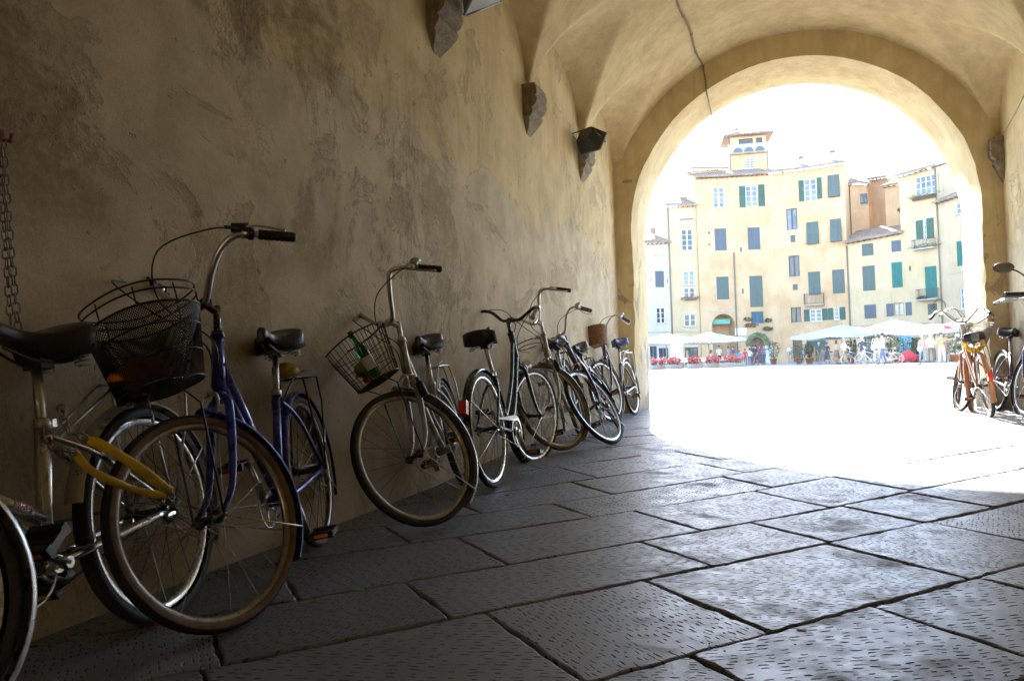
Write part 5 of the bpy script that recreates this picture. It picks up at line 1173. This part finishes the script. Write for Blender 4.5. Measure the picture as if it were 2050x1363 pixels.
# ------------------------------------------------------------------ people
SKN = mat('skin', (.45, .26, .17), .6, var=.1); 
def cloth(c): return mat('cloth_%02d_%02d_%02d' % tuple(int(v*99) for v in c), c, .8, var=.12, sc=5)
HAIRS = dict(dark=mat('dark_hair', (.03, .02, .015), .6), brown=mat('brown_hair', (.12, .06, .03), .6), blond=mat('blond_hair', (.4, .28, .12), .6), grey=mat('grey_hair', (.4, .38, .36), .6), white=mat('white_hat', (.8, .8, .78), .7), cap=mat('pale_cap', (.55, .45, .38), .7))
def person(px, d, h, rz, label, top, bot, hair='dark', pose='stand', skirt=False, shoe=(.05, .04, .04), sleeves=False, hat=False):
    """one continuous body grown from a jointed skeleton; clothes are colours of regions plus a hem or hair piece"""
    sc = h/1.75; fem = skirt or 'F' in pose; sh = .17 if fem else .195; pose = pose.replace('F', '')
    J = {}; ps = lambda n, *p: J.__setitem__(n, Vector(p))
    ps('pel', 0, 0, .96); ps('wai', 0, .0, 1.10); ps('che', 0, .01, 1.30); ps('nek', 0, .01, 1.47); ps('hd0', 0, -.01, 1.56); ps('hd1', 0, -.02, 1.70)
    st_ = {'walk': .26, 'stand': .05, 'bike': .2, 'sit': 0, 'talk': .08}[pose]
    for s, n in ((-1, 'r'), (1, 'l')):
        f = st_*s; sx = s*.095
        ps('hip'+n, sx, 0, .92)
        if pose == 'sit': ps('kne'+n, sx*1.4, -.42, .50); ps('ank'+n, sx*1.4, -.40, .09); ps('toe'+n, sx*1.5, -.56, .03)
        else: ps('kne'+n, sx*1.1, -f*.6-.02, .50); ps('ank'+n, sx*1.15, -f, .09 if abs(f) < .2 or s < 0 else .12); ps('toe'+n, sx*1.3, -f-.15, .03)
        ps('sho'+n, s*sh, .01, 1.41)
        if pose in ('stand', 'sit'): e, w = (s*(sh+.06), .03, 1.12), (s*(sh+.05), -.08, .88)
        elif pose == 'walk': e, w = (s*(sh+.05), .10*s, 1.13), (s*(sh+.06), .12*s-.10, .90)
        elif pose == 'bike': e, w = (s*(sh+.05), -.12, 1.16), (s*(sh+.02), -.38, 1.05)
        else: e, w = (s*(sh+.07), -.02, 1.13), (s*.08, -.24, 1.14)
        if pose == 'talk' and s > 0: e, w = (sh+.12, -.20, 1.34), (sh+.30, -.38, 1.40)
        ps('elb'+n, *e); ps('wri'+n, *w); v = (Vector(w)-Vector(e)).normalized(); ps('han'+n, *(Vector(w)+v*.10))
    if pose == 'sit':
        for k in J:
            if k[:3] not in ('kne', 'ank', 'toe'): J[k] = J[k]+Vector((0, 0, -.40))
    E_ = [('pel', 'wai'), ('wai', 'che'), ('che', 'nek'), ('nek', 'hd0'), ('hd0', 'hd1')]
    for n in 'rl': E_ += [('pel', 'hip'+n), ('hip'+n, 'kne'+n), ('kne'+n, 'ank'+n), ('ank'+n, 'toe'+n), ('che', 'sho'+n), ('sho'+n, 'elb'+n), ('elb'+n, 'wri'+n), ('wri'+n, 'han'+n)]
    RD = dict(pel=(.145, .11), wai=(.125, .095), che=(.155, .11), nek=(.055, .055), hd0=(.075, .085), hd1=(.085, .095), hip=(.095, .095), kne=(.058, .058), ank=(.040, .042), toe=(.042, .03), sho=(.058, .058), elb=(.042, .042), wri=(.030, .028), han=(.035, .022))
    ks = list(J); me = bpy.data.meshes.new('sk'); me.from_pydata([tuple(J[k]) for k in ks], [(ks.index(a), ks.index(b)) for a, b in E_], []); ob = bpy.data.objects.new('sk', me); COL.objects.link(ob)
    ob.modifiers.new('s', 'SKIN'); sv = me.skin_vertices[0].data
    for i, k in enumerate(ks): rd = RD.get(k) or RD[k[:3]]; sv[i].radius = (rd[0]*(.92 if fem else 1), rd[1]); sv[i].use_root = (k == 'pel')
    sd = ob.modifiers.new('d', 'SUBSURF'); sd.levels = 1; sd.render_levels = 1
    dg = bpy.context.evaluated_depsgraph_get(); mm = bpy.data.meshes.new_from_object(ob.evaluated_get(dg)); bpy.data.objects.remove(ob)
    mm.materials.clear()
    for q in (SKN, cloth(top), cloth(bot), cloth(shoe)): mm.materials.append(q)
    reg = []
    for a, b in E_:
        k = b[:3]
        if a in ('nek', 'hd0'): m_ = 0
        elif b[:3] in ('kne', 'ank'): m_ = 2 if not skirt else 0
        elif k == 'toe': m_ = 3
        elif k == 'elb': m_ = 1
        elif k == 'wri': m_ = 1 if sleeves else 0
        elif k == 'han': m_ = 0
        elif b[:3] == 'hip': m_ = 2
        else: m_ = 1
        reg.append((J[a], J[b], m_))
    for p in mm.polygons:
        c = p.center; best = 9e9
        for A_, B_, m_ in reg:
            ab = B_-A_; t = max(0, min(1, (c-A_).dot(ab)/ab.length_squared)); dd_ = (c-A_-ab*t).length
            if dd_ < best: best = dd_; mi = m_
        hz = c.z+(.40 if pose == 'sit' else 0)
        if mi == 1 and hz < 1.02 and abs(c.x) < .17: mi = 2
        p.material_index = mi; p.use_smooth = True
    for v in mm.vertices: v.co *= sc
    P = base(px, d); t = thing('person', label, 'person', P, rz); mm.name = 'body'; link('body', mm, t)
    hz = -.40 if pose == 'sit' else 0; q = MB(); q.sph(Vector((0, .012, 1.685+hz))*sc, Vector((.088, .10, .105))*sc, 12, 8)
    if hat: q.lathe([(0, .125*sc), (.09*sc, .11*sc), (.10*sc, .05*sc), (.17*sc, .035*sc), (.17*sc, .03*sc), (.08*sc, .03*sc)], 14, T=Matrix.Translation(Vector((0, -.01, 1.70))*sc)); q.obj('hat', HAIRS[hair], t)
    else:
        if fem: q.sph(Vector((0, .055, 1.60+hz))*sc, Vector((.075, .055, .12))*sc, 10, 6)
        q.obj('hair', HAIRS[hair], t)
    q = MB(); q.sph(Vector((0, -.115, 1.64+hz))*sc, Vector((.012, .018, .022))*sc, 6, 5); q.obj('nose', SKN, t)
    if skirt:
        q = MB(); n = 16; z0 = .45 if skirt is True else skirt; q.lathe([(.13*sc, 1.04*sc), (.165*sc, .92*sc), (.20*sc, .7*sc), (.24*sc, z0*sc), (.235*sc, z0*sc)], n); q.obj('skirt', cloth(bot), t)
    else:
        q = MB(); q.lathe([(.158*sc, .93*sc), (.162*sc, .96*sc), (.150*sc, 1.06*sc)], 16, T=Matrix.Translation((0, 0, hz*sc)) @ Matrix.Diagonal((1, .78, 1, 1))); q.obj('hem', cloth(top), t)
    return t
P_ = [
 (1656, 60, 1.66, .2, 'woman in a black and white flowered dress standing left of the beige pair', (.09, .10, .16), (.10, .11, .17), 'dark', 'stand', .35),
 (1675, 54, 1.66, 2.4, 'woman in a sand top and brown skirt facing the man in beige trousers', (.5, .38, .3), (.18, .12, .10), 'brown', 'talk', .40),
 (1690, 51.5, 1.75, -1.3, 'man in a white shirt and beige trousers walking by the cream shop', (.75, .75, .78), (.42, .33, .22), 'grey', 'walk', False),
 (1727, 48, 1.74, .3, 'cyclist in a dark jacket and pale cap with one arm stretched out', (.05, .06, .10), (.35, .30, .24), 'cap', 'talk', False),
 (1756, 45.5, 1.70, .5, 'woman in a cream top holding a bicycle behind the man in the brown waistcoat', (.70, .62, .40), (.7, .7, .7), 'brown', 'bikeF', False),
 (1767, 43.5, 1.80, -1.5, 'tall man in a white shirt, brown waistcoat and blue jeans beside the bicycles', (.72, .70, .66), (.08, .11, .24), 'dark', 'bike', False),
 (1847, 47, 1.66, .1, 'woman in a pink top and blue jeans with a shoulder bag', (.62, .25, .38), (.20, .27, .40), 'blond', 'walkF', False),
 (1864, 46, 1.74, .3, 'man in a white T-shirt and dark trousers, third from the right', (.8, .8, .78), (.10, .09, .08), 'white', 'stand', False),
 (1885, 43.5, 1.72, .2, 'woman in an olive top and white trousers under the red umbrella', (.30, .28, .14), (.8, .8, .78), 'brown', 'talkF', False),
 (1897, 46, 1.62, -.4, 'person in a brown coat close behind the woman with the red umbrella', (.25, .17, .13), (.2, .12, .12), 'brown', 'stand', False),
 (1480, 66, 1.25, .4, 'small child in a blue jacket near the shop door', (.05, .35, .65), (.1, .12, .2), 'brown', 'stand', False),
 (1492, 62, 1.35, 0, 'child in a red shirt and blue trousers in front of the shop', (.65, .04, .05), (.06, .12, .3), 'dark', 'walk', False),
 (1501, 63, 1.40, 3, 'boy in a white shirt seen from behind, right of the child in red', (.75, .75, .8), (.08, .12, .25), 'dark', 'stand', False),
 (1513, 62, 1.62, -1.2, 'woman in black walking past the shop door', (.05, .04, .05), (.06, .05, .06), 'dark', 'walkF', .5),
 (1521, 68, 1.68, .5, 'person in a dark red top standing in the shop doorway', (.25, .08, .08), (.08, .09, .14), 'brown', 'stand', False),
 (1582, 72, 1.72, .2, 'man in a white shirt and grey trousers right of the wooden door', (.7, .7, .72), (.33, .30, .27), 'grey', 'stand', False),
 (1459, 70, 1.7, 1.2, 'man in grey standing at the edge of the archway', (.32, .32, .34), (.12, .12, .14), 'dark', 'talk', False),
 (1905, 52, 1.7, 1.5, 'seated guest in white at the cafe table right of the red umbrella', (.78, .78, .8), (.1, .1, .12), 'dark', 'sit', False),
 (1919, 51, 1.7, -1.5, 'seated guest in dark red next to the right pier', (.3, .05, .07), (.06, .06, .08), 'dark', 'sit', False),
 (1440, 63, 1.7, .3, 'waiter in a white shirt and black trousers behind the red flower boxes', (.7, .7, .7), (.03, .03, .03), 'dark', 'walk', False),
 (1468, 68, 1.66, -.8, 'woman in a navy top between the archway and the children', (.05, .07, .16), (.15, .13, .12), 'brown', 'standF', False),
 (1508, 66, 1.7, 2.6, 'man in black seen behind the boy in white', (.04, .04, .05), (.08, .08, .1), 'dark', 'stand', False),
 (1530, 64, 1.68, -.5, 'person in violet at the right side of the shop door', (.22, .12, .28), (.08, .09, .14), 'brown', 'talkF', False),
 (1640, 62, 1.7, .9, 'man in a dark green shirt near the cream shop awning', (.07, .14, .1), (.2, .18, .16), 'grey', 'stand', False),
 (1712, 56, 1.7, -2, 'man in grey seen behind the cyclist', (.25, .25, .28), (.1, .1, .12), 'dark', 'talk', False),
 (1780, 50, 1.66, .6, 'woman in a black dress behind the parked bicycles', (.04, .04, .05), (.05, .05, .06), 'brown', 'stand', .45),
 (1828, 56, 1.72, -.3, 'man in a brown jacket in front of the blue poster board', (.16, .10, .06), (.1, .1, .13), 'dark', 'stand', False),
 (1376, 59, 1.7, -1.5, 'seated guest in tan at the left terrace', (.5, .4, .25), (.2, .18, .15), 'blond', 'sit', False),
 (1424, 61, 1.7, 1.5, 'seated guest in white on the left terrace', (.75, .75, .75), (.1, .1, .1), 'brown', 'sitF', False),
]
for i, (px, d, h, rz, l, tp, bt, hr, po, sk_) in enumerate(P_): person(px, d, h, rz, l, tp, bt, hr, po, sk_, sleeves=(i in (3, 9)), hat=(hr in ('white', 'cap')))
# held red umbrella and bags
t = thing('red_umbrella', 'open red and white umbrella held by the woman in white trousers', 'umbrella', base(1889, 43.6)); m = MB(); g8 = 8; mw, mr = mat('white_panel', (.8, .78, .76), .6), mat('red_panel', (.6, .03, .05), .6)
for k in range(8):
    a, b = 2*pi*k/8, 2*pi*(k+1)/8; P0 = [Vector((0, 0, 2.2))]+[Vector((r*cos(x), r*sin(x), z)) for (r, z) in ((.34, 2.12), (.6, 1.93)) for x in (a, b)]; m.add(P0, [(0, 1, 2), (1, 3, 4, 2)], 1 if k in (0, 1, 4, 6, 7) else 0, True)
m.obj('canopy', [mw, mr], t); m = MB(); m.tube([(0, 0, 1.2), (0, 0, 2.28)], .012, 6); m.obj('shaft', ALUP, t)
for px, d, z, c, l in ((1842, 46.8, .85, (.35, .45, .5), 'pale blue shoulder bag of the woman in pink'), (1673, 53.6, .35, (.35, .2, .1), 'brown bag beside the sand-coloured skirt'), (1750, 45.2, 1.0, (.75, .78, .8), 'white plastic bag hanging from a handlebar')):
    p = base(px, d); t = thing('shoulder_bag', l, 'bag', p+Vector((0, 0, z))); m = MB(); m.sph((0, 0, 0), (.17, .09, .17), 10, 6); m.obj('bag', cloth(c), t); m = MB(); m.tube(crv([(-.12, 0, .1), (-.05, 0, .5), (.05, 0, .5), (.12, 0, .1)], 3), .012, 4); m.obj('strap', cloth(c), t)
# bicycles in the piazza
GRYP = paint('grey_bike_paint', (.20, .22, .26), .4, .4)
def far_bike(px, d, head, lab, c=GRYP): B = dict(r=.34, wb=1.03, sl=.70, paint=c, style='gents', hb='flat', rise=.05, st=.66, sz=.9, cables=False, nsp=16); return bike('parked_bicycle', lab, B, base(px, d), head, 3, 8, 1, 'bicycles out in the piazza')
far_bike(1727, 47.5, 160, 'bicycle held by the cyclist in the pale cap'); far_bike(1760, 45, 175, 'bicycle in front of the woman in the cream top', paint('silver_bike_paint', (.5, .5, .5), .4, .5)); far_bike(1796, 44.5, 185, 'bicycle standing right of the man in jeans', paint('silver_bike_paint', (.5, .5, .5), .4, .5))
far_bike(1790, 47, 178, 'second bicycle right of the man in jeans, just behind the first'); far_bike(1628, 60, 182, 'bicycle lying low beside the flowered dress', paint('blue_bike_paint', (.1, .15, .3), .4, .2)); far_bike(1668, 58, 170, 'bicycle parked behind the woman in the flowered dress')
pg = MB(); pg.sph((0, 0, .09), (.05, .11, .06), 8, 6); pg.sph((0, -.11, .14), (.03, .035, .035), 6, 5); pg.tube([(0, .08, .09), (0, .2, .07)], [.035, .015], 6, flat=(1, .4))
for px, d, l in ((1840, 36, 'pigeon on the sunlit pavement in front of the shoppers'), (1884, 43, 'second pigeon, at the feet of the woman in white trousers')):
    t = thing('pigeon', l, 'bird', base(px, d), 1.1); link('body', pg.mesh('body', mat('pigeon_grey', (.12, .12, .14), .7)), t); m = MB(); m.tube([(.015, 0, .05), (.015, 0, 0)], .004, 4); m.tube([(-.015, 0, .05), (-.015, 0, 0)], .004, 4); m.obj('legs', FRED, t)
# ================================================================== small things in the passage
def W3(px, py, depth): return Vector((0, 0, CH))+ray(px, py)*depth
# --- chain hanging on the wall at the left edge
IRON = mat('old_chain_iron', (.20, .17, .14), .45, .8, var=.3, sc=40)
def link_mesh(L=.029, w=.015, r=.0022):
    m = MB(); a = (L-w)/2; pts = [Vector((w/2*cos(t), 0, a+w/2*sin(t))) for t in [pi*k/6 for k in range(7)]]+[Vector((w/2*cos(t), 0, -a+w/2*sin(t))) for t in [pi+pi*k/6 for k in range(7)]]
    m.tube(pts, r, 6, closed=True); return m.mesh('chain_link', IRON)
LK = link_mesh()
def chain(t, pts, pitch=.024, me=None, twist=0):
    P = [Vector(p) for p in pts]; inv = t.matrix_world.inverted() if False else Matrix.Translation(-t.location); k = 0; acc = 0
    for a, b in zip(P, P[1:]):
        L = (b-a).length; d = (b-a).normalized()
        while acc < L:
            c = a+d*acc; M = inv @ Matrix.Translation(c) @ d.to_track_quat('Z', 'Y').to_matrix().to_4x4() @ Matrix.Rotation(pi/2*(k % 2)+twist+.25*sin(k*1.7), 4, 'Z'); o = link('chain_link', me or LK, t); o.matrix_local = M; acc += pitch; k += 1
        acc -= L
br = W3(4, 271, 1.97); br.x = XL+.02
t = thing('iron_bracket', 'rusty red iron bracket on the wall at the left edge, holding a chain', 'bracket', br); m = MB(); m.box((-.005, 0, 0), (.02, .018, .03)); m.tube([(.01, 0, -.01), (.04, 0, -.02), (.045, 0, 0)], .005, 6); m.obj('plate', mat('red_rust', (.18, .04, .025), .8, var=.4, sc=40), t)
t = thing('hanging_chain', 'double strand of iron chain hanging down the wall behind the left saddle', 'chain', br)
a = W3(-2, 288, 1.95); b = W3(10, 470, 1.93); c = W3(22, 655, 1.90); chain(t, [a, b, c]); a = W3(6, 288, 1.95); b = W3(20, 480, 1.92); c = W3(36, 655, 1.88); chain(t, [a, b, c], twist=.6)
# --- yellow sleeved lock on the alloy bicycle
YEL = mat('yellow_sleeve', (.52, .34, .015), .75, var=.25, sc=18, bump=.003)
o0 = W3(185, 885, 1.78); t = thing('chain_lock', 'yellow cloth-sleeved chain lock looped round the alloy bicycle', 'lock', o0)
for k, (pts, r) in enumerate((([(180, 884, 1.76), (205, 892, 1.74), (245, 915, 1.76), (290, 945, 1.80), (325, 972, 1.85), (338, 980, 1.88)], .0125), ([(148, 903, 1.80), (165, 925, 1.78), (188, 945, 1.78), (225, 963, 1.80), (265, 978, 1.86), (305, 988, 1.90), (333, 992, 1.92)], .0105))):
    pp = crv([W3(*p)-o0 for p in pts], 6); m = MB(); m.tube(pp, [r*(1+.05*sin(i*1.9)+.07*sin(i*.43)) for i in range(len(pp))], 12, flat=(1, .75)); m.obj('sleeve', YEL, t)
LKB = link_mesh(.028, .016, .0024)
chain(t, [W3(182, 884, 1.76), W3(160, 872, 1.74), W3(140, 868, 1.73), W3(128, 842, 1.74), W3(122, 812, 1.77)], .021, LKB); chain(t, [W3(150, 905, 1.79), W3(128, 902, 1.72), W3(105, 893, 1.70), W3(90, 878, 1.72), W3(86, 862, 1.76)], .021, LKB)
chain(t, [W3(335, 983, 1.88), W3(345, 996, 1.9), W3(335, 1005, 1.92), W3(318, 1000, 1.92)], .021, LKB)
# --- contents of the baskets
GRN = mat('green_glass', (.02, .22, .06), .08, var=.1, trans=.6); LAB = mat('bottle_label', (.55, .52, .48), .6)
def in_basket(T, p): return T(p)
p0, p1 = T2((.23, .075, .015)), T2((.27, .12, .26)); t = thing('green_bottle', 'green glass bottle with a white label standing in the wire basket', 'bottle', p0); d = (p1-p0).normalized(); TT = d.to_track_quat('Z', 'Y').to_matrix().to_4x4()
t.scale = (.8, .8, .74); m = MB(); m.lathe([(0, 0), (.03, .0), (.033, .01), (.033, .16), (.028, .19), (.014, .225), (.013, .27)], 16, T=TT); m.obj('glass', GRN, t); m = MB(); m.lathe([(.0338, .05), (.0338, .13)], 16, T=TT); m.obj('label', LAB, t); m = MB(); m.lathe([(.015, .26), (.016, .275), (.016, .30), (0, .302)], 12, T=TT); m.obj('cap', mat('green_cap', (.01, .10, .05), .4), t)
def crumple(name, label, T, c, s, mt, seed, cat_):
    g = random.Random(seed); o = T(c); m = MB(); m.sph((0, 0, 0), s, 14, 10)
    for i, v in enumerate(m.v): m.v[i] = v*(1+g.uniform(-.28, .22))
    t = m.obj(name, mt, label=label, cat=cat_); t.location = o; return t
crumple('food_wrapper', 'crumpled orange-red wrapper lying in the wire basket', T2, (.17, -.03, .025), (.06, .045, .02), mat('orange_wrapper', (.65, .09, .02), .4, var=.3, sc=8), 1, 'wrapper')
crumple('salad_bag', 'half-eaten bag of green salad in the wire basket', T2, (.20, .0, .07), (.055, .06, .04), mat('salad', (.20, .22, .05), .6, var=.6, sc=14), 2, 'bag'); crumple('plastic_cup', 'small green plastic cup in the wire basket, against the salad', T2, (.15, -.07, .06), (.025, .025, .035), GRN, 3, 'cup')
crumple('orange_rag', 'dull orange rag inside the black mesh basket', T1, (.24, -.02, .05), (.07, .08, .045), mat('orange_rag', (.5, .14, .02), .7, var=.5, sc=9), 4, 'rag')
q = b1['ST']+Vector((-.05, .0, .02)); m = MB(); g = random.Random(8); m.sph((0, 0, 0), (.055, .05, .028), 12, 8)
for i, v in enumerate(m.v): m.v[i] = v*(1+g.uniform(-.2, .2))
o = m.obj('yellow_cloth', mat('yellow_cloth', (.55, .38, .02), .7, var=.3, sc=8), label='crumpled yellow cloth clamped on the carrier of the blue bicycle', cat='cloth'); bpy.context.view_layer.update(); o.location = b1['root'].matrix_world @ Vector((.09, 0, .75))
# in_basket coordinates are local to their bicycle: move them out to the world
for o in [o for o in COL.objects if o.get('label') and any(k in o['label'] for k in ('in the wire basket', 'black mesh basket'))]:
    if o.get('category') == 'bicycle': continue
    R = (b1 if 'black mesh' in o['label'] else b2)['root']; o.rotation_euler = R.rotation_euler; o.location = R.matrix_world @ o.location
# --- bicycles against the right pier
GLD = paint('ochre_bike_paint', (.60, .36, .12), .4, .3, dirt=(.25, .12, .05)); PUR = paint('dark_violet_paint', (.06, .03, .08), .3, .2)
G2 = 'bicycles leaning at the right pier'
b7 = bike('rusty_bicycle', 'rusty ochre bicycle with a worn cane basket, first against the right pier', dict(r=.33, wb=1.03, sl=.70, paint=GLD, style='gents', hb='high', rise=.12, st=.62, sz=.84, rim=RST, loop=.02, fork=GLD, guardm=GLD), (1.93, 10.15, .06), -99, -7, 14, .93, G2)
T7 = basket(b7, 'mesh', .21, .46, .09, .13, .125, .165, .2, tilt=0, mt=mat('grey_wire', (.25, .23, .2), .6, .4))
b8 = bike('yellow_taped_bicycle', 'bicycle with yellow tape round its saddle and a red rear light', dict(r=.325, wb=1.02, sl=.72, paint=paint('orange_bike_paint', (.42, .17, .06), .4), style='curve', hb='high', rise=.12, st=.60, sz=.82, reflector=165, rim=BRIM, loop=.02, side=mat('pink_tyre_wall', (.4, .22, .16), .7), rack=RST), (1.86, 8.35, .06), 87, -7, -12, .93, G2)
b9 = bike('violet_bicycle', 'dark violet bicycle nearest the right edge, its front wheel turned out', dict(r=.33, wb=1.03, sl=.72, paint=PUR, style='mono', hb='high', rise=.13, st=.62, sz=.86, rim=CHR, loop=.0, lamp=.62), (2.12, 9.25, .06), -89, -8, 12, .95, G2)
m = MB(); g = random.Random(2)
for k in range(9): m.tube(crv([Vector((.10+.05*g.random(), .075*sin(a), .60+.085*cos(a)*g.uniform(.5, 1)))+Vector((-.12*k/5, 0, .05)) for a in [2*pi*j/7 for j in range(7)]], 3, closed=True), .014, 6, closed=True, flat=(1, .5))
t = m.obj('yellow_tape', mat('yellow_tape', (.8, .45, .01), .5, var=.1), label='yellow tape wound under the saddle of the bicycle beside the rusty one', cat='tape', kind=None); bpy.context.view_layer.update(); t.matrix_world = b8['root'].matrix_world @ Matrix.Translation((.17, 0, .10))
# --- motor scooter, mostly beyond the right edge: handlebar, mirror, shield, saddle, wheels
sc_ = thing('motor_scooter', 'motor scooter at the right edge, only its mirror and rubber grip in view', 'scooter', (1.93, 5.95, .06), R_(92)); SW = mat('white_scooter_paint', (.7, .72, .72), .25, coat=.6)
for x in (-.60, .62):
    m = MB(); m.lathe([(.12, -.05), (.20, -.05), (.235, -.03), (.245, 0), (.235, .03), (.20, .05), (.12, .05)], 28, T=Matrix.Translation((x, 0, .245)) @ Matrix.Rotation(pi/2, 4, 'X')); w = m.obj('tyre', RUB, sc_); m = MB(); m.lathe([(0, -.05), (.125, -.05), (.125, .05), (0, .05)], 20, T=Matrix.Translation((x, 0, .245)) @ Matrix.Rotation(pi/2, 4, 'X')); m.obj('rim', ALU, w)
m = MB(); prof = [(-.85, .55), (-.80, .74), (-.45, .78), (-.1, .70), (.02, .45), (.10, .33), (.42, .33), (.50, .45), (.42, .95), (.50, 1.0), (.62, .55), (.60, .30), (-.2, .24), (-.75, .36)]
for s in (1, -1): m.v += [Vector((x, s*(.17 if z < .9 else .10), z)) for x, z in prof]
n = len(prof); m.face(list(range(n))); m.face([n+i for i in range(n)][::-1])
for i in range(n): j = (i+1) % n; m.face((i, n+i, n+j, j))
m.obj('body', SW, sc_); m = MB(); m.tube(crv([(-.85, 0, .80), (-.5, 0, .82), (-.2, 0, .77), (0, 0, .74)], 4), [.12]*13, 12, flat=(.45, 1.2)); m.obj('saddle', SAD, sc_)
m = MB(); m.tube([(.60, 0, .30), (.44, 0, .98)], .03, 8); m.sph((.44, 0, 1.0), (.11, .12, .07), 12, 8); hb = m.obj('handlebar_cover', SW, sc_)
for s in (1, -1):
    m = MB(); m.tube(crv([(.42, s*.08, 1.0), (.40, s*.22, 1.01), (.36, s*.28, 1.02)], 3), .013, 8); m.obj('handlebar', DST, sc_)
    m = MB(); rr = [.019+.002*(i % 2) for i in range(13)]; m.tube([(.37-.04*i/12-.005, s*(.26+.13*i/12), 1.02) for i in range(13)], rr, 12); m.tube([(.33, s*.39, 1.02), (.325, s*.405, 1.02)], [.023, .02], 12); m.obj('grip', BLK, hb)
    m = MB(); m.tube(crv([(.43, s*.22, 1.0), (.46, s*.28, .99), (.43, s*.40, .98)], 3), .006, 6, flat=(1.4, .7)); m.obj('brake_lever', ALU, hb)
    m = MB(); m.tube(crv([(.40, s*.20, 1.03), (.42, s*.22, 1.12), (.44, s*.28, 1.19), (.44, s*.33, 1.21)], 4), .006, 6); mi = m.obj('mirror_stalk', BLK, sc_)
    m = MB(); TM = Matrix.Translation((.44, s*.37, 1.225)) @ Matrix.Rotation(pi/2, 4, 'Y') @ Matrix.Diagonal((.72, 1.25, 1, 1)); m.lathe([(0, .018), (.035, .014), (.052, .002), (.055, -.006), (.05, -.010)], 22, T=TM); m.lathe([(.05, -.008), (0, -.008)], 22, 1, TM); m.obj('mirror', [BLK, mat('mirror_glass', (.45, .45, .42), .08, 1, var=.02)], mi)
# --- litter and a cobbled trifle on the floor
for (px, py, c, l, s) in ((1015, 994, (.03, .08, .5), 'tiny blue bottle cap on the slabs behind the turned wheel', .008), (722, 1181, (.1, .4, .05), 'small green leaf on a slab joint', .012), (1605, 1262, (.6, .62, .6), 'flat pale chewing gum stain at the joint in the foreground', .010), (770, 1009, (.25, .17, .08), 'dry brown leaf at the foot of the wall', .016), (840, 985, (.12, .2, .1), 'dark green shard standing under the silver bicycle wheel', .01)):
    d = ray(px, py); k = (-CH)/d.z; p = Vector((0, 0, CH))+d*k; p.z = gz(p.y)+.003; m = MB(); g = random.Random(px); n = 9; pts = [(s*g.uniform(.6, 1.1)*cos(2*pi*i/n)*1.4, s*g.uniform(.6, 1.1)*sin(2*pi*i/n), g.uniform(0, .25)*s) for i in range(n)]; m.add(pts+[(x, y, z-.003) for x, y, z in pts], [tuple(range(n))]+[(i, i+n, (i+1) % n+n, (i+1) % n) for i in range(n)]); o = m.obj('litter', mat('litter_%d' % px, c, .6), label=l, cat='litter'); o.location = p

g = random.Random(12); m = MB()
for i in range(2200):
    x, y = g.uniform(XL+.05, XR-.1), .9+8*g.random()**1.6
    if g.random() < .45: x = XL+.03+abs(g.gauss(0, .16))
    s = g.uniform(.0012, .0038)*(1+1.4*(x < XL+.12)*g.random()); z = gz(y)+.0015; k = 5; a0 = g.random()*6; e = g.uniform(.5, 1.6); P = [(x+s*e*cos(a0+2*pi*j/k)*g.uniform(.7, 1.2), y+s*sin(a0+2*pi*j/k)*g.uniform(.7, 1.2), z) for j in range(k)]+[(x, y, z+s*.7)]
    m.add(P, [(j, (j+1) % k, k) for j in range(k)], g.choice((0, 0, 1, 2)))
m.obj('grit', [M_dirt, mat('pale_grit', (.35, .33, .3), .9), mat('brown_grit', (.12, .07, .03), .9)], kind='stuff')
# --- thin summer haze over the piazza: one closed box round everything

hz = MB(); hz.box((20, 60, 15.2), (420, 240, 33))
nh = NT('haze_air'); nh.t.nodes.remove(nh.b); pv = nh.n('VolumePrincipled', {'Color': (.95, .97, 1.0), 'Density': .0002, 'Anisotropy': 0.0}); outn = [x for x in nh.t.nodes if x.type == 'OUTPUT_MATERIAL'][0]; nh.t.links.new(pv.outputs[0], outn.inputs['Volume'])
if True: hz.obj('haze', nh.mat, kind='stuff')
SC.cycles.volume_bounces = 0; SC.cycles.volume_step_rate = 4; SC.cycles.volume_max_steps = 32
